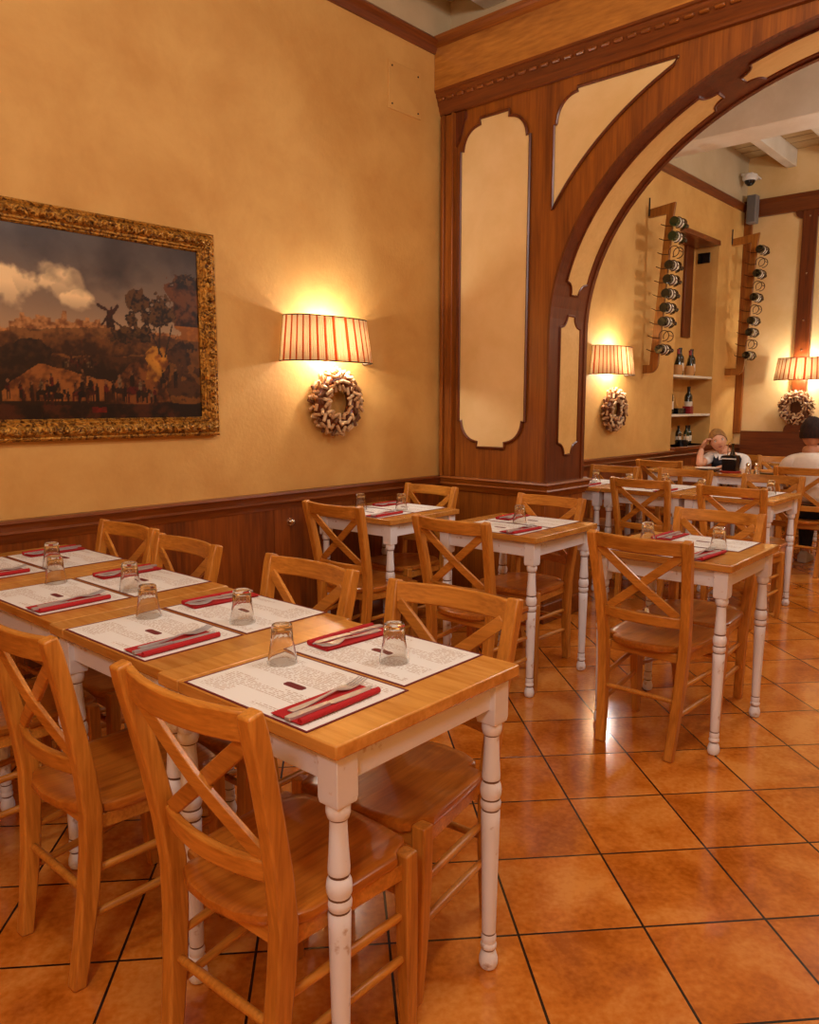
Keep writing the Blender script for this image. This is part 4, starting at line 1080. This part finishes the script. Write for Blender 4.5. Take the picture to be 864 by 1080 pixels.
def hand_mesh(wrist, d, palm_n, s, curl=.5, right=True):
    """d = direction of the fingers, palm_n = palm normal; s = hand length"""
    d = Vector(d).normalized(); pn = Vector(palm_n); pn = (pn-d*pn.dot(d)).normalized(); w_ = d.cross(pn)*(1 if right else -1)
    W0 = Vector(wrist); ms = []
    P = lambda a, b_, c_: W0+d*a*s+w_*b_*s+pn*c_*s
    pm = MB(); rings = []
    for a, hw, ht in ((-.05, .15, .11), (.08, .18, .10), (.25, .225, .085), (.42, .235, .075), (.50, .21, .05)):
        rings.append([tuple(P(a, hw*math.cos(q), ht*math.sin(q))) for q in [2*PI*i/14 for i in range(14)]])
    pm.loft(rings); ms.append(pm.mesh('palm', SKIN))
    for k, (off, ln) in enumerate(((-.165, .44), (-.06, .50), (.05, .46), (.155, .36))):
        a0 = P(.42, off, 0); pts = [a0]; ang = curl*.35
        q = a0
        for sg in (.45, .32, .26):
            q = q+(d*math.cos(ang)+pn*math.sin(ang))*ln*sg*s; pts.append(q); ang += curl*.7
        f = MB(); f.tube(pts, [.052*s, .048*s, .043*s, .034*s], 8); ms.append(f.mesh('f', SKIN))
    a0 = P(.10, -.15, .02); a1 = P(.28, -.30, .07); a2 = P(.42, -.34, .13); a3 = P(.54, -.33, .17)
    f = MB(); f.tube([a0, a1, a2, a3], [.07*s, .062*s, .052*s, .038*s], 8); ms.append(f.mesh('f', SKIN))
    return ms
def woman():
    t = thing('person', (-2.73, 7.5, 0), 0, 'woman with tied-back blond hair in a dark vest resting her cheek on her hand', 'person')
    # local: x right in picture, y away from us; she looks toward -y (+x a little)
    O = Vector((-2.73, 7.5, 0)); Lc = lambda x, y, z: (x-O.x, y-O.y, z)
    hip = Lc(-2.68, 7.58, .50); ch_ = Lc(-2.675, 7.50, .74); nk = Lc(-2.70, 7.44, .875); hd = Lc(-2.765, 7.40, 1.0)
    shr = Lc(-2.83, 7.45, .845); shl = Lc(-2.53, 7.48, .835)
    elr = Lc(-2.85, 7.20, .775); wrr = Lc(-2.875, 7.30, .925)
    ell = Lc(-2.49, 7.32, .665); wrl = Lc(-2.58, 7.17, .785)
    segs = [[(hip, (.12, .095)), (Lc(-2.675, 7.55, .62), (.10, .085)), (ch_, (.115, .085)), (Lc(-2.685, 7.465, .83), (.07, .055)), (nk, .042), (Lc(-2.735, 7.415, .93), .042)],
            [3, (shr, .052), (Lc(-2.85, 7.33, .81), .042), (elr, .036), (Lc(-2.865, 7.25, .85), .033), (wrr, .024)],
            [3, (shl, .052), (Lc(-2.50, 7.40, .75), .042), (ell, .036), (Lc(-2.53, 7.25, .73), .033), (wrl, .024)],
            [0, (Lc(-2.76, 7.5, .49), .085), (Lc(-2.78, 7.16, .50), .062), (Lc(-2.78, 7.16, .28), .052), (Lc(-2.78, 7.17, .07), .036), (Lc(-2.78, 7.07, .035), .032)],
            [0, (Lc(-2.60, 7.5, .49), .085), (Lc(-2.57, 7.16, .50), .062), (Lc(-2.57, 7.16, .28), .052), (Lc(-2.57, 7.17, .07), .036), (Lc(-2.57, 7.07, .035), .032)]]
    body = skin_mesh(*chain(segs))
    M = (Matrix.Rotation(math.radians(28), 3, 'Z') @ Matrix.Rotation(math.radians(-16), 3, 'Y') @ Matrix.Rotation(math.radians(5), 3, 'X'))
    s = .205
    hands = hand_mesh(wrr, (.35, .15, .8), (.75, -.1, -.2), .155, .9, True)+hand_mesh(wrl, (-.6, -.45, -.12), (0, 0, -1), .155, .4, False)
    joined([(body, 0), (head_mesh(hd, s, M), 0)]+[(h, 0) for h in hands], 'body', [SKIN], t)
    # face details
    for sx in (-1, 1):
        MB().lathe([(0, 0), (.055*s, .0), (.03*s, .016*s), (0, .02*s)], 12, put(hd, M, s, (sx*.145, -.385, .045)), R=M @ Matrix.Rotation(PI/2, 3, 'X')).build('eye', EYEW, t)
        MB().lathe([(0, 0), (.03*s, .0), (0, .012*s)], 10, put(hd, M, s, (sx*.145, -.40, .045)), R=M @ Matrix.Rotation(PI/2, 3, 'X')).build('iris', IRIS, t)
        MB().tube([put(hd, M, s, (sx*(.145+dx), -.43+abs(dx)*.5, .125-abs(dx)*.12)) for dx in (-.07, -.03, .02, .07)], .013*s, 6).build('eyebrow', BLOND, t)
    MB().tube([put(hd, M, s, (x, -.455+abs(x)*.8, -.235)) for x in (-.09, -.04, 0, .04, .09)], [.008*s, .02*s, .022*s, .02*s, .008*s], 6).build('lips', LIP, t)
    # hair pulled back: cap over the skull plus a small bun
    hm = MB(); rings = []
    for i in range(13):
        th = PI*(.02+.56*i/12); rg = []
        for j_ in range(28):
            a = 2*PI*j_/28; fr__ = max(0, -math.sin(a))
            tt = th*(1-.50*fr__**1.2) ; x, y, z = math.sin(tt)*math.cos(a)*.40, math.sin(tt)*math.sin(a)*.485, math.cos(tt)*.56
            rg.append(put(hd, M, s, (x, y, z)))
        rings.append(rg)
    hm.loft(rings); hm.lathe([(0, -.13*s), (.09*s, -.1*s), (.14*s, 0), (.09*s, .1*s), (0, .13*s)], 12, put(hd, M, s, (0, .56, .06))); hm.build('hair', BLOND, t)
    # shirt (short sleeves, collar) and vest
    ss = [[(Lc(-2.68, 7.575, .52), .105), (Lc(-2.675, 7.55, .64), .092), (ch_, .096), (Lc(-2.685, 7.475, .825), .060), (Lc(-2.70, 7.45, .868), .046)],
          [3, (Lc(-2.835, 7.45, .845), .062), (Lc(-2.848, 7.34, .812), .052), (Lc(-2.85, 7.29, .80), .05)],
          [3, (Lc(-2.525, 7.48, .833), .062), (Lc(-2.498, 7.40, .755), .054), (Lc(-2.492, 7.36, .70), .051)]]
    joined([(skin_mesh(*chain(ss)), 0)], 'shirt', [SHIRT], t)
    vm = MB(); rg = []
    for z, hw, hd_, cy in ((.515, .150, .122, 7.575), (.58, .142, .118, 7.565), (.66, .138, .118, 7.54), (.74, .158, .140, 7.50), (.80, .166, .134, 7.472), (.835, .156, .116, 7.462), (.858, .122, .092, 7.455), (.872, .078, .064, 7.452)):
        rg.append([Lc(-2.68+hw*math.cos(a), cy+hd_*math.sin(a), z) for a in [2*PI*q/28 for q in range(28)]])
    vm.loft(rg); vm.build('vest', NAVY, t)
    MB().loft([[Lc(-2.70+x, y, z) for x, y, z in ((-.045, 7.385, .872), (.045, 7.385, .872), (.045, 7.375, .868), (-.045, 7.375, .868))],
               [Lc(-2.70+x, y, z) for x, y, z in ((-.03, 7.365, .83), (.03, 7.365, .83), (.03, 7.345, .83), (-.03, 7.345, .83))],
               [Lc(-2.70+x, y, z) for x, y, z in ((-.004, 7.37, .765), (.004, 7.37, .765), (.004, 7.358, .765), (-.004, 7.358, .765))]]).build('shirt_front', SHIRT, t, .002)
    for sx in (-1, 1):
        MB().strip([Lc(-2.72+sx*.055, 7.42, .885), Lc(-2.72+sx*.045, 7.375, .855), Lc(-2.715+sx*.012, 7.355, .80)], [.02, .024, .008], .004, (1, 0, .3*sx)).build('collar', SHIRT, t, .001)
    return t
woman()
def man():
    t = thing('person', (-1.80, 6.72, 0), 0, 'man with short dark hair in a pale T-shirt seen from behind at the right edge', 'person')
    O = Vector((-1.80, 6.72, 0)); Lc = lambda x, y, z: (x-O.x, y-O.y, z)
    hip = Lc(-1.76, 6.70, .50)
    segs = [[(hip, (.14, .105)), (Lc(-1.755, 6.71, .63), (.125, .095)), (Lc(-1.76, 6.74, .79), (.145, .095)), (Lc(-1.77, 6.76, .89), (.085, .065)), (Lc(-1.785, 6.775, .95), .05), (Lc(-1.79, 6.79, 1.02), .05)],
            [3, (Lc(-1.94, 6.76, .865), .062), (Lc(-1.995, 6.83, .77), .048), (Lc(-1.99, 6.90, .79), .040), (Lc(-1.93, 6.98, .79), .034), (Lc(-1.86, 7.05, .785), .026)],
            [3, (Lc(-1.59, 6.76, .865), .062), (Lc(-1.54, 6.83, .77), .048), (Lc(-1.545, 6.90, .79), .040), (Lc(-1.61, 6.98, .79), .034), (Lc(-1.68, 7.05, .785), .026)],
            [0, (Lc(-1.86, 6.78, .49), .09), (Lc(-1.88, 7.14, .50), .066), (Lc(-1.88, 7.15, .28), .055), (Lc(-1.88, 7.14, .08), .038), (Lc(-1.88, 7.22, .035), .034)],
            [0, (Lc(-1.66, 6.78, .49), .09), (Lc(-1.63, 7.14, .50), .066), (Lc(-1.63, 7.15, .28), .055), (Lc(-1.63, 7.14, .08), .038), (Lc(-1.63, 7.22, .035), .034)]]
    body = skin_mesh(*chain(segs)); hd = Lc(-1.80, 6.815, 1.11); s = .225
    M = Matrix.Rotation(math.radians(195), 3, 'Z') @ Matrix.Rotation(math.radians(6), 3, 'X')
    hands = hand_mesh(Lc(-1.86, 7.05, .785), (.6, .5, -.08), (0, 0, -1), .165, .4, True)+hand_mesh(Lc(-1.68, 7.05, .785), (-.6, .5, -.08), (0, 0, -1), .165, .4, False)
    joined([(body, 0), (head_mesh(hd, s, M), 0)]+[(h, 0) for h in hands], 'body', [SKIN2], t)
    hm = MB(); rings = []
    for i in range(13):
        th = PI*(.02+.60*i/12); rg = []
        for j_ in range(28):
            a = 2*PI*j_/28; fr__ = max(0, -math.sin(a)); tt = th*(1-.40*fr__**1.2)
            rg.append(put(hd, M, s, (math.sin(tt)*math.cos(a)*.405, math.sin(tt)*math.sin(a)*.495, math.cos(tt)*.575)))
        rings.append(rg)
    rh = random.Random(2)
    rings = [[tuple(Vector(hd)+(Vector(p)-Vector(hd))*rh.uniform(.985, 1.045)) for p in rg] for rg in rings]
    hm.loft(rings); hm.build('hair', BROWNH, t)
    for sx in (-1, 1): MB().lathe([(0, 0), (.055*s, .0), (.03*s, .016*s), (0, .02*s)], 12, put(hd, M, s, (sx*.145, -.385, .045)), R=M @ Matrix.Rotation(PI/2, 3, 'X')).build('eye', IRIS, t)
    ss = [[(Lc(-1.76, 6.70, .545), (.152, .118)), (Lc(-1.755, 6.71, .64), (.142, .110)), (Lc(-1.76, 6.74, .79), (.162, .110)), (Lc(-1.77, 6.76, .895), (.105, .078)), (Lc(-1.783, 6.772, .93), .062)],
          [3, (Lc(-1.945, 6.76, .865), .076), (Lc(-2.00, 6.83, .785), .064)],
          [3, (Lc(-1.585, 6.76, .865), .076), (Lc(-1.535, 6.83, .785), .064)]]
    joined([(skin_mesh(*chain(ss)), 0)], 't_shirt', [TEE], t)
    ts = [[(Lc(-1.76, 6.70, .505), (.155, .12)), (Lc(-1.76, 6.70, .555), (.145, .11))],
          [0, (Lc(-1.86, 6.78, .495), .10), (Lc(-1.88, 7.14, .50), .078), (Lc(-1.88, 7.15, .28), .066), (Lc(-1.88, 7.145, .10), .054)],
          [0, (Lc(-1.66, 6.78, .495), .10), (Lc(-1.63, 7.14, .50), .078), (Lc(-1.63, 7.15, .28), .066), (Lc(-1.63, 7.145, .10), .054)]]
    joined([(skin_mesh(*chain(ts)), 0)], 'trousers', [DENIM], t)
    for x in (-1.88, -1.63):
        m = MB(); rr = []
        for y, hw, zt in ((7.07, .036, .09), (7.12, .042, .10), (7.20, .046, .075), (7.27, .046, .055), (7.32, .032, .04)):
            rr.append([Lc(x+a*hw, y, z) for a, z in ((-1, .0), (1, 0), (1, zt*.6), (.6, zt), (-.6, zt), (-1, zt*.6))])
        m.loft(rr); m.build('shoe', SHOE, t, .01)
man()
# ------------------------------------------------------------------ light and camera
def area(loc, size, power, col, rot=(0, 0, 0), name='ceiling_light'):
    l = bpy.data.lights.new(name, 'AREA'); l.energy = power; l.color = col; l.size = size
    o = bpy.data.objects.new(name, l); COL.objects.link(o); o.location = loc; o.rotation_euler = rot
    return o
WARM = (1, 1, .985)
def added_fill(loc, r, power):  # bare point light without a fixture, added to brighten the room
    l = bpy.data.lights.new('added_fill_light', 'POINT'); l.energy = power; l.color = WARM; l.shadow_soft_size = r
    o = bpy.data.objects.new('added_fill_light', l); COL.objects.link(o); o.location = loc
added_fill((-.75, .35, 3.3), .16, 62); added_fill((-.45, 2.5, 3.3), .14, 55); added_fill((.5, -1.3, 2.9), .25, 95)  # unseen fill for the front room, the last one from behind the camera
added_fill((-.45, 5.3, 2.6), .14, 60); added_fill((-.6, 7.6, 3.2), .14, 80)  # added fill beyond the arch, the lower one to reach the soffit
wd = bpy.data.worlds.new('room_world'); SC.world = wd; wd.use_nodes = True
wd.node_tree.nodes['Background'].inputs[0].default_value = (.35, .28, .2, 1); wd.node_tree.nodes['Background'].inputs[1].default_value = .3
cam = bpy.data.cameras.new('camera'); co = bpy.data.objects.new('camera', cam); COL.objects.link(co)
co.location = (0, 0, 1.345)
cam.sensor_fit = 'HORIZONTAL'; cam.sensor_width = 36; cam.lens = 36*821.2/864; cam.clip_start = .05
co.rotation_euler = (math.radians(90-7.94), 0, math.radians(42.04))
SC.camera = co
vs_ = SC.view_settings; vs_.view_transform = 'Standard'; vs_.look = 'None'; vs_.gamma = 1; vs_.use_curve_mapping = False; vs_.exposure = -.2
